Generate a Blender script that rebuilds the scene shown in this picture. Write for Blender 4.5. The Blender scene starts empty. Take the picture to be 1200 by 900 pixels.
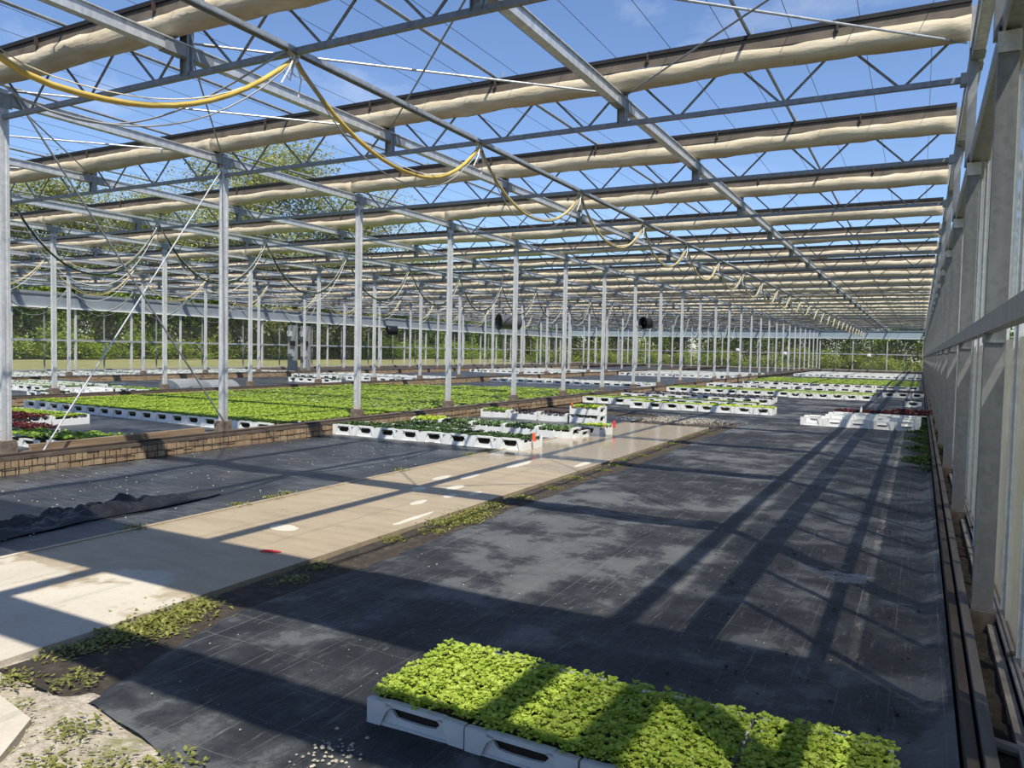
import bpy, math, random
from mathutils import Vector, Matrix, noise
C = bpy.context.scene
COL = C.collection
random.seed(7)
PI = math.pi

# ------------------------------------------------------------------ camera
H = 1.386
cam = bpy.data.cameras.new('camera'); camo = bpy.data.objects.new('camera', cam); COL.objects.link(camo)
cam.sensor_width = 36.0; cam.lens = 890.6 * 36.0 / 1200.0; cam.clip_start = .05; cam.clip_end = 2000
def cam_axes(yaw, pitch, roll):
    cy, sy = math.cos(yaw), math.sin(yaw); cp, sp = math.cos(pitch), math.sin(pitch)
    f = Vector((sy*cp, cy*cp, sp)); r = Vector((cy, -sy, 0)); u = r.cross(f)
    cr, sr = math.cos(roll), math.sin(roll)
    return cr*r + sr*u, -sr*r + cr*u, f
r_, u_, f_ = cam_axes(-0.492005108, -0.0445475259, 0.0201537966)
M = Matrix((r_, u_, -f_)).transposed().to_4x4(); M.translation = Vector((0, 0, H))
camo.matrix_world = M
C.camera = camo
C.view_settings.view_transform = 'Standard'; C.view_settings.look = 'None'
C.view_settings.exposure = 0.4; C.view_settings.gamma = 1.0

# ------------------------------------------------------------------ sky and sun
SUN_TO = Vector((.42, -.435, 1.0)).normalized()
w = bpy.data.worlds.new('sky'); C.world = w; w.use_nodes = True
nt = w.node_tree; nt.nodes.clear()
def wn(t, **k):
    n = nt.nodes.new(t)
    for a, b in k.items(): setattr(n, a, b)
    return n
sky = wn('ShaderNodeTexSky', sky_type='NISHITA', sun_disc=False)
sky.sun_elevation = math.asin(SUN_TO.z); sky.sun_rotation = math.atan2(SUN_TO.x, SUN_TO.y)
sky.air_density = 1.0; sky.dust_density = .2; sky.ozone_density = 3.2
tc = wn('ShaderNodeTexCoord'); mp = wn('ShaderNodeMapping'); mp.inputs['Scale'].default_value = (1.6, 3.2, 5.0)
nz = wn('ShaderNodeTexNoise'); nz.inputs['Scale'].default_value = 1.7; nz.inputs['Detail'].default_value = 7; nz.inputs['Roughness'].default_value = .6
rp = wn('ShaderNodeValToRGB'); rp.color_ramp.elements[0].position = .55; rp.color_ramp.elements[1].position = .85
rp.color_ramp.elements[1].color = (.5, .5, .5, 1)
mx = wn('ShaderNodeMix', data_type='RGBA'); bg = wn('ShaderNodeBackground'); wo = wn('ShaderNodeOutputWorld')
L = nt.links.new
L(tc.outputs['Generated'], mp.inputs['Vector']); L(mp.outputs['Vector'], nz.inputs['Vector']); L(nz.outputs['Fac'], rp.inputs['Fac'])
L(rp.outputs['Color'], mx.inputs['Factor']); tint = wn('ShaderNodeMix', data_type='RGBA', blend_type='MULTIPLY'); tint.inputs['Factor'].default_value = 1.0; tint.inputs['B'].default_value = (.90, .94, 1.06, 1); L(sky.outputs['Color'], tint.inputs['A']); L(tint.outputs['Result'], mx.inputs['A']); mx.inputs['B'].default_value = (6.5, 6.8, 7.2, 1)
L(mx.outputs['Result'], bg.inputs['Color']); L(bg.outputs['Background'], wo.inputs['Surface'])
bg.inputs['Strength'].default_value = .124
sd = bpy.data.lights.new('sun', 'SUN'); sd.energy = 5.0; sd.angle = math.radians(.6); sd.color = (1, .955, .86)
so = bpy.data.objects.new('sun', sd); COL.objects.link(so)
so.rotation_mode = 'QUATERNION'; so.rotation_quaternion = SUN_TO.to_track_quat('Z', 'Y'); so.location = SUN_TO * 60

# ------------------------------------------------------------------ materials
class NT:
    def __init__(s, name):
        s.m = bpy.data.materials.new(name); s.m.use_nodes = True; s.t = s.m.node_tree
        s.b = s.t.nodes['Principled BSDF']; s.out = s.t.nodes['Material Output']; s.tc = None
    def n(s, t, **k):
        x = s.t.nodes.new(t)
        for a, b in k.items():
            if a in x.inputs: x.inputs[a].default_value = b
            else: setattr(x, a, b)
        return x
    def l(s, a, b): s.t.links.new(a, b)
    def co(s, scale=(1, 1, 1), kind='Object'):
        if not s.tc: s.tc = s.n('ShaderNodeTexCoord')
        m = s.n('ShaderNodeMapping'); m.inputs['Scale'].default_value = scale
        s.l(s.tc.outputs[kind], m.inputs['Vector']); return m.outputs['Vector']
    def noise(s, scale, detail=4, rough=.55, st=(1, 1, 1), dist=0):
        x = s.n('ShaderNodeTexNoise'); x.inputs['Scale'].default_value = scale; x.inputs['Detail'].default_value = detail
        x.inputs['Roughness'].default_value = rough; x.inputs['Distortion'].default_value = dist
        s.l(s.co(st), x.inputs['Vector']); return x.outputs['Fac']
    def ramp(s, fac, stops):
        r = s.n('ShaderNodeValToRGB'); e = r.color_ramp.elements
        while len(e) < len(stops): e.new(.5)
        for i, (p, c) in enumerate(stops):
            e[i].position = p; e[i].color = (*c, 1) if not isinstance(c, (int, float)) else (c, c, c, 1)
        s.l(fac, r.inputs['Fac']); return r.outputs['Color']
    def mix(s, fac, a, b, mode='MIX'):
        x = s.n('ShaderNodeMix', data_type='RGBA', blend_type=mode)
        for v, k in ((fac, 0), (a, 6), (b, 7)):
            if hasattr(v, 'links'): s.l(v, x.inputs[k])
            elif k == 0: x.inputs[0].default_value = v
            else: x.inputs[k].default_value = (*v, 1) if not isinstance(v, (int, float)) else (v, v, v, 1)
        return x.outputs[2]
    def math(s, op, a, b=0.0, c=None):
        x = s.n('ShaderNodeMath', operation=op)
        for i, v in enumerate((a, b, c)):
            if v is None: continue
            if hasattr(v, 'links'): s.l(v, x.inputs[i])
            else: x.inputs[i].default_value = v
        return x.outputs[0]
    def set(s, **k):
        for a, v in k.items():
            i = s.b.inputs[a.replace('_', ' ')]
            if hasattr(v, 'links'): s.l(v, i)
            elif isinstance(v, tuple) and len(v) == 3: i.default_value = (*v, 1)
            else: i.default_value = v
        return s
    def bump(s, h, dist=.01, strength=.5):
        x = s.n('ShaderNodeBump'); x.inputs['Distance'].default_value = dist; x.inputs['Strength'].default_value = strength
        s.l(h, x.inputs['Height']); s.l(x.outputs['Normal'], s.b.inputs['Normal']); return s
    def xyz(s):
        x = s.n('ShaderNodeSeparateXYZ')
        if not s.tc: s.tc = s.n('ShaderNodeTexCoord')
        s.l(s.tc.outputs['Object'], x.inputs[0]); return x.outputs
def simple(name, c, rough=.5, metal=0.0, var=.25, scale=6, st=(1, 1, 1), spec=.5):
    m = NT(name); a = tuple(x*(1-var) for x in c); b = tuple(min(1, x*(1+var)) for x in c)
    m.set(Base_Color=m.ramp(m.noise(scale, 4, st=st), [(.3, a), (.7, b)]), Roughness=rough, Metallic=metal); m.b.inputs['Specular IOR Level'].default_value = spec
    return m.m
def galv(name, c=(.44, .455, .465), rust=False, metal=.45):
    m = NT(name)
    v = m.n('ShaderNodeTexVoronoi'); v.inputs['Scale'].default_value = 28; m.l(m.co(), v.inputs['Vector'])
    base = m.mix(.36, c, m.ramp(v.outputs['Color'], [(.2, tuple(x*.6 for x in c)), (.8, tuple(min(1, x*1.5) for x in c))]))
    base = m.mix(.5, base, m.ramp(m.noise(3, 5, st=(6, 6, 1)), [(.3, tuple(x*.72 for x in c)), (.7, tuple(x*1.25 for x in c))]))
    if rust:
        z = m.xyz()[2]; f = m.math('MULTIPLY_ADD', m.noise(5, 4), .9, m.math('MULTIPLY', z, -1.1))
        base = m.mix(m.ramp(f, [(.0, 0.), (.5, .62)]), base, (.33, .22, .15))
    m.set(Base_Color=base, Roughness=.48, Metallic=metal); return m.m
GALV = galv('galvanised_steel'); GALVR = galv('galvanised_steel_stained', (.56, .57, .57), True, .25)
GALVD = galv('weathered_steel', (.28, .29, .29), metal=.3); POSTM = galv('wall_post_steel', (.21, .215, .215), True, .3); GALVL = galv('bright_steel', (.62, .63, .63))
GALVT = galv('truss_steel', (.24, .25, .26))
def fabric():
    m = NT('cream_screen_fabric')
    c = m.ramp(m.noise(4, 5, st=(.6, 3, 3)), [(.25, (.43, .34, .21)), (.5, (.55, .46, .31)), (.75, (.66, .58, .43))])
    dk = m.ramp(m.noise(9, 2), [(.66, 0.), (.76, .5)])
    m.set(Base_Color=m.mix(dk, c, (.33, .25, .15)), Roughness=.7); m.bump(m.noise(18, 4, st=(.5, 2, 2)), .01, .6)
    return m.m
FAB = fabric()
BLACKF = simple('black_screen_edge', (.008, .008, .009), .7)
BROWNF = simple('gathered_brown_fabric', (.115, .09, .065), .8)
BLACKP = simple('black_plastic', (.012, .012, .013), .35)
HOSEY = simple('yellow_hose', (.62, .44, .10), .4, var=.2, scale=4)
HOSEYD = simple('old_yellow_hose', (.50, .40, .17), .45, var=.25, scale=4)
HOSEG = simple('dark_green_hose', (.012, .035, .02), .35)
CABLE = simple('white_cable', (.72, .71, .66), .5, var=.1)
CABLEG = simple('grey_cable', (.35, .36, .36), .5, var=.1)
WIRE = simple('steel_wire', (.16, .19, .24), .5)
CREAMR = simple('pale_rope', (.72, .66, .50), .7)
TIMBER = simple('dark_timber', (.055, .038, .028), .75, var=.45, scale=5, st=(3, .3, 3))
TIMBERG = simple('grey_board', (.115, .098, .082), .75, var=.3, scale=5, st=(3, .3, 3))
TIMBERB = simple('brown_board', (.06, .043, .032), .8, var=.45, scale=4, st=(3, .5, 3))
PLANK = simple('tan_plank', (.24, .165, .10), .8, var=.35, scale=5, st=(3, .3, 3))
STUB = simple('stained_concrete', (.16, .125, .095), .9, var=.45, scale=14)
CONCR = simple('kerb_concrete', (.115, .088, .066), .9, var=.4, scale=6)
PIPEM = galv('rusty_pipe', (.30, .27, .24)); STRIPM = simple('concrete_edge_strip', (.30, .26, .21), .9, var=.4, scale=7)
REDP = simple('red_label_plastic', (.65, .035, .045), .4, var=.1)
ORANGEP = simple('orange_red_label', (.85, .12, .05), .45, var=.1)
WHITEP = simple('white_label', (.85, .85, .82), .5, var=.05)
def brickm():
    m = NT('brick'); oi = m.n('ShaderNodeObjectInfo'); g = m.n('ShaderNodeNewGeometry')
    rnd = m.math('FRACT', m.math('ADD', oi.outputs['Random'], g.outputs['Random Per Island']))
    c = m.ramp(rnd, [(0, (.30, .19, .105)), (.3, (.40, .28, .16)), (.6, (.27, .18, .11)), (.85, (.44, .33, .20)), (1, (.21, .14, .09))])
    m.set(Base_Color=m.mix(m.ramp(m.noise(30, 4), [(.4, 0.), (.75, .6)]), c, (.13, .09, .06)), Roughness=.9)
    m.bump(m.noise(60, 3), .004, .6); return m.m
BRICK = brickm()
CRATE = NT('white_crate_plastic'); CRATE.set(Base_Color=CRATE.mix(CRATE.ramp(CRATE.noise(9, 5), [(.5, 0.), (.8, .28)]), (.62, .62, .60), (.33, .31, .27)), Roughness=.45); CRATE = CRATE.m
CRATEW = simple('clean_crate_plastic', (.74, .74, .71), .45, var=.06)
CRATEG = simple('shade_greyed_crate_plastic', (.50, .51, .51), .45, var=.12, scale=9)  # crate plastic greyed to paint in the shade on the foreground row
COMPOST = simple('compost', (.018, .013, .009), .95, var=.5, scale=60)
def leafm(name, a, b, c, trans=.35, rough=.42):
    m = NT(name); g = m.n('ShaderNodeNewGeometry')
    col = m.ramp(g.outputs['Random Per Island'], [(0, a), (.5, b), (1, c)])
    m.set(Base_Color=col, Roughness=rough); m.b.inputs['Specular IOR Level'].default_value = .35
    t = m.n('ShaderNodeBsdfTranslucent'); m.l(m.mix(1.0, col, (1.0, 1.0, .45), 'MULTIPLY'), t.inputs['Color'])
    mx = m.n('ShaderNodeMixShader'); mx.inputs[0].default_value = trans
    m.l(m.b.outputs[0], mx.inputs[1]); m.l(t.outputs[0], mx.inputs[2]); m.l(mx.outputs[0], m.out.inputs['Surface']); return m.m
LIME = leafm('lime_leaf', (.27, .38, .035), (.38, .48, .06), (.48, .57, .11))
LIMED = leafm('bed_lime_leaf', (.20, .31, .028), (.29, .39, .045), (.38, .47, .08), .25)
LIMEB = leafm('bright_yellow_green_leaf', (.34, .46, .03), (.46, .58, .05), (.56, .66, .10))
MIDG = leafm('mid_green_leaf', (.16, .27, .03), (.22, .34, .05), (.29, .41, .07))
GREYG = leafm('grey_green_leaf', (.10, .17, .07), (.15, .23, .10), (.21, .30, .15), .25)
DARKG = leafm('dark_green_leaf', (.03, .06, .015), (.05, .09, .025), (.09, .14, .04), .2)
MAROON = leafm('maroon_leaf', (.055, .012, .016), (.10, .018, .022), (.16, .04, .03), .25)
PURPLE = leafm('dark_purple_leaf', (.02, .012, .014), (.035, .018, .02), (.055, .03, .025), .15)
WEED = leafm('weed_leaf', (.13, .14, .03), (.21, .22, .045), (.32, .31, .09), .3)
TREE1 = leafm('spring_tree_leaf', (.26, .28, .11), (.35, .37, .16), (.45, .45, .24), .35, .7)
TREE2 = leafm('hedge_leaf', (.055, .095, .018), (.09, .15, .025), (.14, .21, .035), .35, .6)
TREE3 = leafm('light_hedge_leaf', (.17, .25, .035), (.25, .34, .05), (.34, .41, .08), .4, .6)
DUCT = simple('dark_grey_duct', (.085, .088, .092), .5)
BARK = simple('bark', (.10, .08, .06), .9, var=.4)

def matm():
    m = NT('black_woven_ground_cover'); x, y, z = m.xyz()
    def line(v, pitch, wdt):
        f = m.math('FRACT', m.math('DIVIDE', m.math('ADD', v, 100.0), pitch)); return m.math('LESS_THAN', f, wdt)
    big = m.noise(.55, 5, .6); mid = m.noise(2.6, 6, .65); fine = m.noise(30, 4, .7)
    streak = m.noise(7, 5, .7, (5.0, .55, 1)); cross = m.noise(9, 4, .7, (.9, 6, 1))
    base = m.ramp(m.math('MULTIPLY_ADD', mid, .5, m.math('MULTIPLY', big, .5)), [(.36, (.011, .012, .013)), (.47, (.022, .023, .025)), (.515, (.040, .042, .044)), (.545, (.082, .085, .086)), (.62, (.105, .108, .108))])
    base = m.mix(m.ramp(streak, [(.58, 0.), (.70, .6)]), base, (.15, .15, .14))
    base = m.mix(m.ramp(cross, [(.62, 0.), (.72, .5)]), base, (.15, .145, .13))
    thr = m.math('MAXIMUM', line(x, .19, .022), line(y, .24, .016))
    thr = m.math('MULTIPLY', thr, m.ramp(m.noise(1.4, 3), [(.40, .0), (.64, .7)]))
    base = m.mix(thr, base, (.17, .17, .165))
    spk = m.ramp(m.noise(95, 2, .5), [(.735, 0.), (.77, 1.)])
    spk = m.math('MULTIPLY', spk, m.ramp(mid, [(.4, .0), (.62, 1.)]))
    base = m.mix(spk, base, (.36, .34, .30))
    # pooled water near the right wall and here and there
    wet = m.ramp(m.noise(1.3, 4, .6), [(.60, 0.), (.65, 1.)])
    wx = m.ramp(m.math('ADD', x, 1.15), [(0, .12), (.9, 1.)])
    wet = m.math('MULTIPLY', wet, wx)
    m.set(Base_Color=m.mix(wet, base, (.018, .02, .024)), Roughness=m.math('MULTIPLY_ADD', wet, -.45, m.math('MULTIPLY_ADD', fine, .2, .46))); m.b.inputs['Specular IOR Level'].default_value = .25
    weave = m.math('MULTIPLY_ADD', fine, .6, m.math('MULTIPLY', mid, 1.2))
    h = m.math('MULTIPLY', m.math('MULTIPLY_ADD', m.noise(4, 5, .6, (2.5, 1, 1)), 2.0, weave), m.math('MULTIPLY_ADD', wet, -.92, 1.0))
    m.bump(h, .018, .45); return m.m
MAT = matm()
def matplain():
    m = NT('black_ground_cover_far')
    b = m.ramp(m.math('MULTIPLY_ADD', m.noise(1.1, 6, .65), .6, m.math('MULTIPLY', m.noise(8, 4, .6, (.4, 3, 1)), .4)), [(.36, (.012, .013, .015)), (.5, (.034, .036, .039)), (.64, (.10, .103, .105))])
    b = m.mix(m.ramp(m.noise(60, 2), [(.70, 0.), (.74, 1.)]), b, (.3, .29, .26))
    m.set(Base_Color=b, Roughness=.42).bump(m.noise(5, 5, .6, (1, 2.5, 1)), .02, .5); return m.m
MATF = matplain()
def soilm():
    m = NT('damp_soil')
    c = m.ramp(m.noise(14, 6, .7), [(.3, (.022, .016, .011)), (.55, (.055, .040, .028)), (.75, (.13, .10, .07))])
    m.set(Base_Color=c, Roughness=.95).bump(m.noise(26, 6, .7), .03, 1.0); return m.m
SOIL = soilm()
def gravelm():
    m = NT('sandy_gravel')
    c = m.ramp(m.noise(22, 6, .75), [(.3, (.24, .20, .15)), (.5, (.42, .36, .28)), (.7, (.58, .52, .42))])
    c = m.mix(m.ramp(m.noise(3.5, 5, .7), [(.52, 0.), (.66, .8)]), c, (.20, .20, .06))
    m.set(Base_Color=c, Roughness=.95).bump(m.noise(60, 4, .7), .02, .8); return m.m
GRAVEL = gravelm()
def fieldm():
    m = NT('rough_grass')
    c = m.ramp(m.noise(.35, 6, .7), [(.3, (.12, .14, .035)), (.5, (.24, .22, .08)), (.7, (.33, .28, .13))])
    m.set(Base_Color=m.mix(.3, c, m.ramp(m.noise(6, 4), [(.3, (.06, .08, .02)), (.7, (.36, .36, .14))])), Roughness=.95); return m.m
FIELD = fieldm()
def pathm():
    m = NT('worn_concrete'); x, y, z = m.xyz()
    big = m.noise(1.6, 6, .6); fine = m.noise(45, 4, .7); st = m.noise(3.2, 5, .65, (.5, 2.2, 1))
    dry = m.ramp(m.math('MULTIPLY_ADD', fine, .35, m.math('MULTIPLY', big, .65)), [(.3, (.38, .33, .255)), (.55, (.50, .445, .355)), (.75, (.56, .51, .415))])
    damp = m.ramp(m.math('MULTIPLY_ADD', fine, .3, m.math('MULTIPLY', st, .7)), [(.3, (.26, .20, .13)), (.5, (.345, .275, .18)), (.7, (.40, .33, .225))])
    # damp from about three metres in, dry tongues at the near end
    edge = m.math('ADD', y, m.math('MULTIPLY', m.noise(2.2, 4, .6), -2.4))
    fdamp = m.ramp(m.math('DIVIDE', m.math('ADD', edge, -1.45), .5), [(.0, 0.), (.35, 1.)])
    col = m.mix(fdamp, dry, damp)
    # dry footprints and dried scuffs on the damp part
    spots = [(-4.19, 4.21, .13, .085, .5), (-3.9, 5.55, .05, .12, .3), (-3.83, 5.95, .05, .09, .3), (-4.02, 6.35, .06, .16, .3), (-4.28, 6.1, .06, .1, .3),
             (-4.25, 7.0, .06, .2, .2), (-4.45, 6.75, .06, .17, .2), (-4.22, 8.1, .08, .33, .2), (-3.7, 6.2, .04, .11, .2), (-3.58, 8.6, .05, .3, .1), (-3.56, 5.0, .03, .3, .1)]
    sm = None; wob = m.math('MULTIPLY_ADD', m.noise(16, 3), 1.1, -.55)
    for (sx, sy, ax, ay, sk) in spots:
        dy = m.math('ADD', y, -sy); dx = m.math('ADD', m.math('ADD', x, -sx), m.math('MULTIPLY', dy, sk * .25))
        d = m.math('ADD', m.math('POWER', m.math('DIVIDE', dx, ax), 2.0), m.math('POWER', m.math('DIVIDE', dy, ay), 2.0))
        s_ = m.math('LESS_THAN', m.math('ADD', d, wob), 1.0); sm = s_ if sm is None else m.math('MAXIMUM', sm, s_)
    col = m.mix(m.math('MULTIPLY', sm, .85), col, (.62, .575, .47))
    # standing water film further along
    wet = m.ramp(m.math('MULTIPLY_ADD', m.math('ADD', y, -7.2), .22, m.math('MULTIPLY_ADD', m.noise(1.8, 4), 1.0, -.35)), [(.3, 0.), (.55, 1.)])
    wet = m.math('MULTIPLY', wet, m.math('SUBTRACT', 1.0, sm))
    dirt = m.math('MAXIMUM', m.ramp(m.noise(5, 6, .75), [(.60, 0.), (.76, .55)]), m.ramp(m.noise(21, 3, .6, (1, 2.2, 1)), [(.70, 0.), (.75, .8)]))
    col = m.mix(dirt, col, (.10, .085, .06))
    rough = m.math('MULTIPLY_ADD', wet, -.32, m.math('MULTIPLY_ADD', fdamp, -.33, .78))
    m.set(Base_Color=m.mix(m.math('MULTIPLY', wet, .35), col, (.27, .215, .15)), Roughness=rough)
    m.bump(m.math('MULTIPLY', m.math('MULTIPLY_ADD', fine, .5, m.noise(6, 5)), m.math('MULTIPLY_ADD', wet, -.85, 1.0)), .008, .35); return m.m
PATH = pathm()
def glassm(name, tr, col, dirt, rough=.12):
    """thin pane: straight-through light, a coat of reflection and a film of dirt"""
    m = NT(name); t = m.n('ShaderNodeBsdfTransparent'); t.inputs['Color'].default_value = (tr, tr, tr * .985, 1)
    gl = m.n('ShaderNodeBsdfGlossy'); gl.inputs['Roughness'].default_value = rough; gl.inputs['Color'].default_value = (.9, .92, .92, 1)
    lw = m.n('ShaderNodeLayerWeight'); lw.inputs['Blend'].default_value = .5; frv = m.math('MULTIPLY_ADD', m.math('POWER', lw.outputs['Facing'], 5.0), .8, .03)
    a = m.n('ShaderNodeMixShader'); m.l(frv, a.inputs[0]); m.l(t.outputs[0], a.inputs[1]); m.l(gl.outputs[0], a.inputs[2])
    d = m.n('ShaderNodeBsdfDiffuse'); d.inputs['Color'].default_value = (*col, 1); tl = m.n('ShaderNodeBsdfTranslucent'); tl.inputs['Color'].default_value = (*col, 1)
    ds = m.n('ShaderNodeMixShader'); ds.inputs[0].default_value = .5; m.l(d.outputs[0], ds.inputs[1]); m.l(tl.outputs[0], ds.inputs[2])
    mx = m.n('ShaderNodeMixShader'); m.l(m.ramp(m.noise(3, 5, .7, (1, 1, .35)), [(.3, dirt * .75), (.75, min(1, dirt * 1.2))]), mx.inputs[0])
    m.l(a.outputs[0], mx.inputs[1]); m.l(ds.outputs[0], mx.inputs[2]); m.l(mx.outputs[0], m.out.inputs['Surface']); return m.m
GLASS = glassm('clear_pane', .95, (.5, .5, .45), .03)
GLASSD = glassm('dirty_pane', .92, (.42, .42, .36), .17)
GLASSW = glassm('whitewashed_pane', .88, (.50, .48, .41), .46, .25)
POLY = glassm('clear_plastic_sheet', .8, (.7, .72, .72), .45)
HEADER = simple('header_sheet', (.27, .30, .32), .5, .2, var=.12, scale=2)
HEADERB = simple('end_header_sheet', (.30, .36, .38), .5, .1, var=.08, scale=2)

# ------------------------------------------------------------------ mesh helpers
class MB:
    def __init__(s): s.v = []; s.f = []; s.mi = []; s.cur = 0
    def add(s, vs, fs):
        o = len(s.v); s.v += [tuple(v) for v in vs]; s.f += [tuple(i + o for i in f) for f in fs]; s.mi += [s.cur] * len(fs)
    def box(s, x0, x1, y0, y1, z0, z1):
        s.add([(x0,y0,z0),(x1,y0,z0),(x1,y1,z0),(x0,y1,z0),(x0,y0,z1),(x1,y0,z1),(x1,y1,z1),(x0,y1,z1)],
              [(0,3,2,1),(4,5,6,7),(0,1,5,4),(1,2,6,5),(2,3,7,6),(3,0,4,7)])
    def prism(s, poly, a0, a1, axis='z'):
        n = len(poly); P = {'z': lambda p, a: (p[0], p[1], a), 'y': lambda p, a: (p[0], a, p[1]), 'x': lambda p, a: (a, p[0], p[1])}[axis]
        s.add([P(p, a0) for p in poly] + [P(p, a1) for p in poly], [tuple(range(n))[::-1], tuple(range(n, 2*n))] + [(i, (i+1) % n, n+(i+1) % n, n+i) for i in range(n)])
    def tube(s, pts, r, n=6, cap=True):
        pts = [Vector(p) for p in pts]; rings = []; up = Vector((0, 0, 1))
        for i, p in enumerate(pts):
            d = (pts[min(i+1, len(pts)-1)] - pts[max(i-1, 0)]).normalized()
            a = d.cross(up)
            if a.length < 1e-3: a = d.cross(Vector((1, 0, 0)))
            a.normalize(); b = a.cross(d); rr = r(i) if callable(r) else r
            rings.append([p + (a*math.cos(2*PI*k/n) + b*math.sin(2*PI*k/n)) * rr for k in range(n)])
        vs = [v for R_ in rings for v in R_]; fs = []
        for i in range(len(pts)-1):
            for k in range(n): fs.append((i*n+k, i*n+(k+1) % n, (i+1)*n+(k+1) % n, (i+1)*n+k))
        if cap: fs += [tuple(range(n)), tuple(range((len(pts)-1)*n, len(pts)*n))[::-1]]
        s.add(vs, fs)
    def ring_wall(s, outer, inner, y0, y1):
        """plate in xz with a hole, thickness y0..y1 (outer and inner loops of equal length)"""
        n = len(outer); vs = [(p[0], y, p[1]) for y in (y0, y1) for lp in (outer, inner) for p in lp]; fs = []
        for i in range(n):
            j = (i+1) % n
            fs += [(i, j, n+j, n+i), (2*n+j, 2*n+i, 3*n+i, 3*n+j), (i, 2*n+i, 2*n+j, j), (n+i, n+j, 3*n+j, 3*n+i)]
        s.add(vs, fs)
    def mesh(s, name, mats, smooth=False):
        m = bpy.data.meshes.new(name); m.from_pydata(s.v, [], s.f)
        for x in (mats if isinstance(mats, (list, tuple)) else [mats]): m.materials.append(x)
        if any(s.mi): m.polygons.foreach_set('material_index', s.mi)
        if smooth: m.polygons.foreach_set('use_smooth', [True]*len(m.polygons))
        m.update(); return m
def box_mesh(name, mat, *a): b = MB(); b.box(*a); return b.mesh(name, mat)
def O(name, mesh, loc=(0, 0, 0), rz=0, parent=None, label=None, cat=None, group=None, kind=None, scale=None, rot=None):
    o = bpy.data.objects.new(name, mesh); COL.objects.link(o); o.location = loc
    o.rotation_euler = rot if rot else (0, 0, rz)
    if scale: o.scale = scale
    if parent: o.parent = parent
    if label: o['label'] = label
    if cat: o['category'] = cat
    if group: o['group'] = group
    if kind: o['kind'] = kind
    return o
ORD = ['nearest', 'second', 'third', 'fourth', 'fifth', 'sixth', 'seventh', 'eighth', 'ninth', 'tenth', 'eleventh', 'twelfth', 'thirteenth', 'fourteenth', 'fifteenth',
       'sixteenth', 'seventeenth', 'eighteenth', 'nineteenth', 'twentieth', 'twenty-first', 'twenty-second', 'twenty-third', 'twenty-fourth', 'twenty-fifth',
       'twenty-sixth', 'twenty-seventh', 'twenty-eighth', 'twenty-ninth', 'thirtieth']
NTH = ['first'] + ORD[1:]

# ------------------------------------------------------------------ layout numbers
S = 2.8; Y0 = 4.446; NF = 27                       # truss spacing, first truss, trusses up to the end wall
def FY(k): return Y0 + S*k
YEND = FY(26)
XD, XC, XB, XA = .25, -2.70, -5.57, -8.34          # gutter lines of the right bay
BAY = 8.57
XA2, XA3, XL = XA - BAY, XA - 2*BAY, -34.1
GUT = [XD, XC, XB, XA, XA-2.83, XA-5.70, XA2, XA2-2.83, XA2-5.70, XA3, XA3-2.83, XA3-5.70, XL]
BAYX = [(XA, XD), (XA2, XA), (XA3, XA2), (XL, XA3)]
BAYN = ['right-hand path bay', 'long green bed bay', 'third bay from the right', 'leftmost bay']
ZC = 3.65                                            # bottom chord
KZ = .19                                             # kerb top

# ------------------------------------------------------------------ ground and setting
def grid(name, mat, xs, ys, zf, parent=None, **k):
    vs = [(x, y, zf(x, y)) for y in ys for x in xs]; nx = len(xs)
    fs = [(j*nx+i, j*nx+i+1, (j+1)*nx+i+1, (j+1)*nx+i) for j in range(len(ys)-1) for i in range(nx-1)]
    b = MB(); b.add(vs, fs); return O(name, b.mesh(name, mat, True), parent=parent, **k)
def lin(a, b, n): return [a + (b-a)*i/n for i in range(n+1)]
def nz3(x, y, z=0): return noise.noise(Vector((x, y, z)))
grid('floor', SOIL, [-33.5, .6], [-3.5, YEND], lambda x, y: -.03, kind='structure')
fm = MB(); fm.box(-260, 160, -80, 300, -.3, -.06); O('ground', fm.mesh('ground', FIELD), kind='structure')
def matz(x, y):
    return .012*nz3(x*1.3, y*.9) + .010*nz3(x*4.5, y*2.2, 3) * (1 if y < 14 else .5) + .004
ys_near = lin(1.75, 14, 110) + lin(14, YEND-.6, 40)[1:]
def right_mat():
    xs = lin(0, 1, 34); vs = []; fs = []
    for y in ys_near:
        xl = -3.13 + .06*nz3(y*.9, 1.7) + (.30*max(0, (2.8-y)) if y < 2.8 else 0) - (.0 if y < 15.6 else min(4.9, (y-15.6)*2.2))
        for t in xs:
            x = xl + (.165 - xl)*t; yy = y
            if y < 1.76: yy = 1.33 - .148*x + .10*nz3(x*2.2, 9.3)
            z = matz(x, y)
            if t == 0: z = -.02
            if t > .985: z = .06
            vs.append((x, yy, z))
    nx = len(xs); fs = [(j*nx+i, j*nx+i+1, (j+1)*nx+i+1, (j+1)*nx+i) for j in range(len(ys_near)-1) for i in range(nx-1)]
    b = MB(); b.add(vs, fs)
    O('ground_cover_mat', b.mesh('right_mat', MAT, True), label='wide black woven ground cover mat right of the concrete path', cat='ground cover')
right_mat()
def left_mat(y0, y1, x0, x1, label, nx, ny, mat, amp=1.0):
    xs = lin(x0, x1, nx); ys = lin(y0, y1, ny)
    grid('ground_cover_mat', mat, xs, ys, lambda x, y: matz(x, y)*amp, label=label, cat='ground cover')
left_mat(1.0, 15.6, -8.14, -5.06, 'black woven ground cover mat between the brick kerb and the concrete path', 26, 90, MATF, 1.2)
left_mat(-1, YEND-.6, XA2+.35, XA-.3, 'black woven ground cover mat under the long green seedling bed', 14, 70, MATF)
left_mat(-1, YEND-.6, XA3+.35, XA2-.3, 'black woven ground cover mat in the third bay from the right', 10, 50, MATF)
left_mat(-1, YEND-.6, XL+3.0, XA3-.3, 'black woven ground cover mat in the leftmost bay', 10, 50, MATF)

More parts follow.
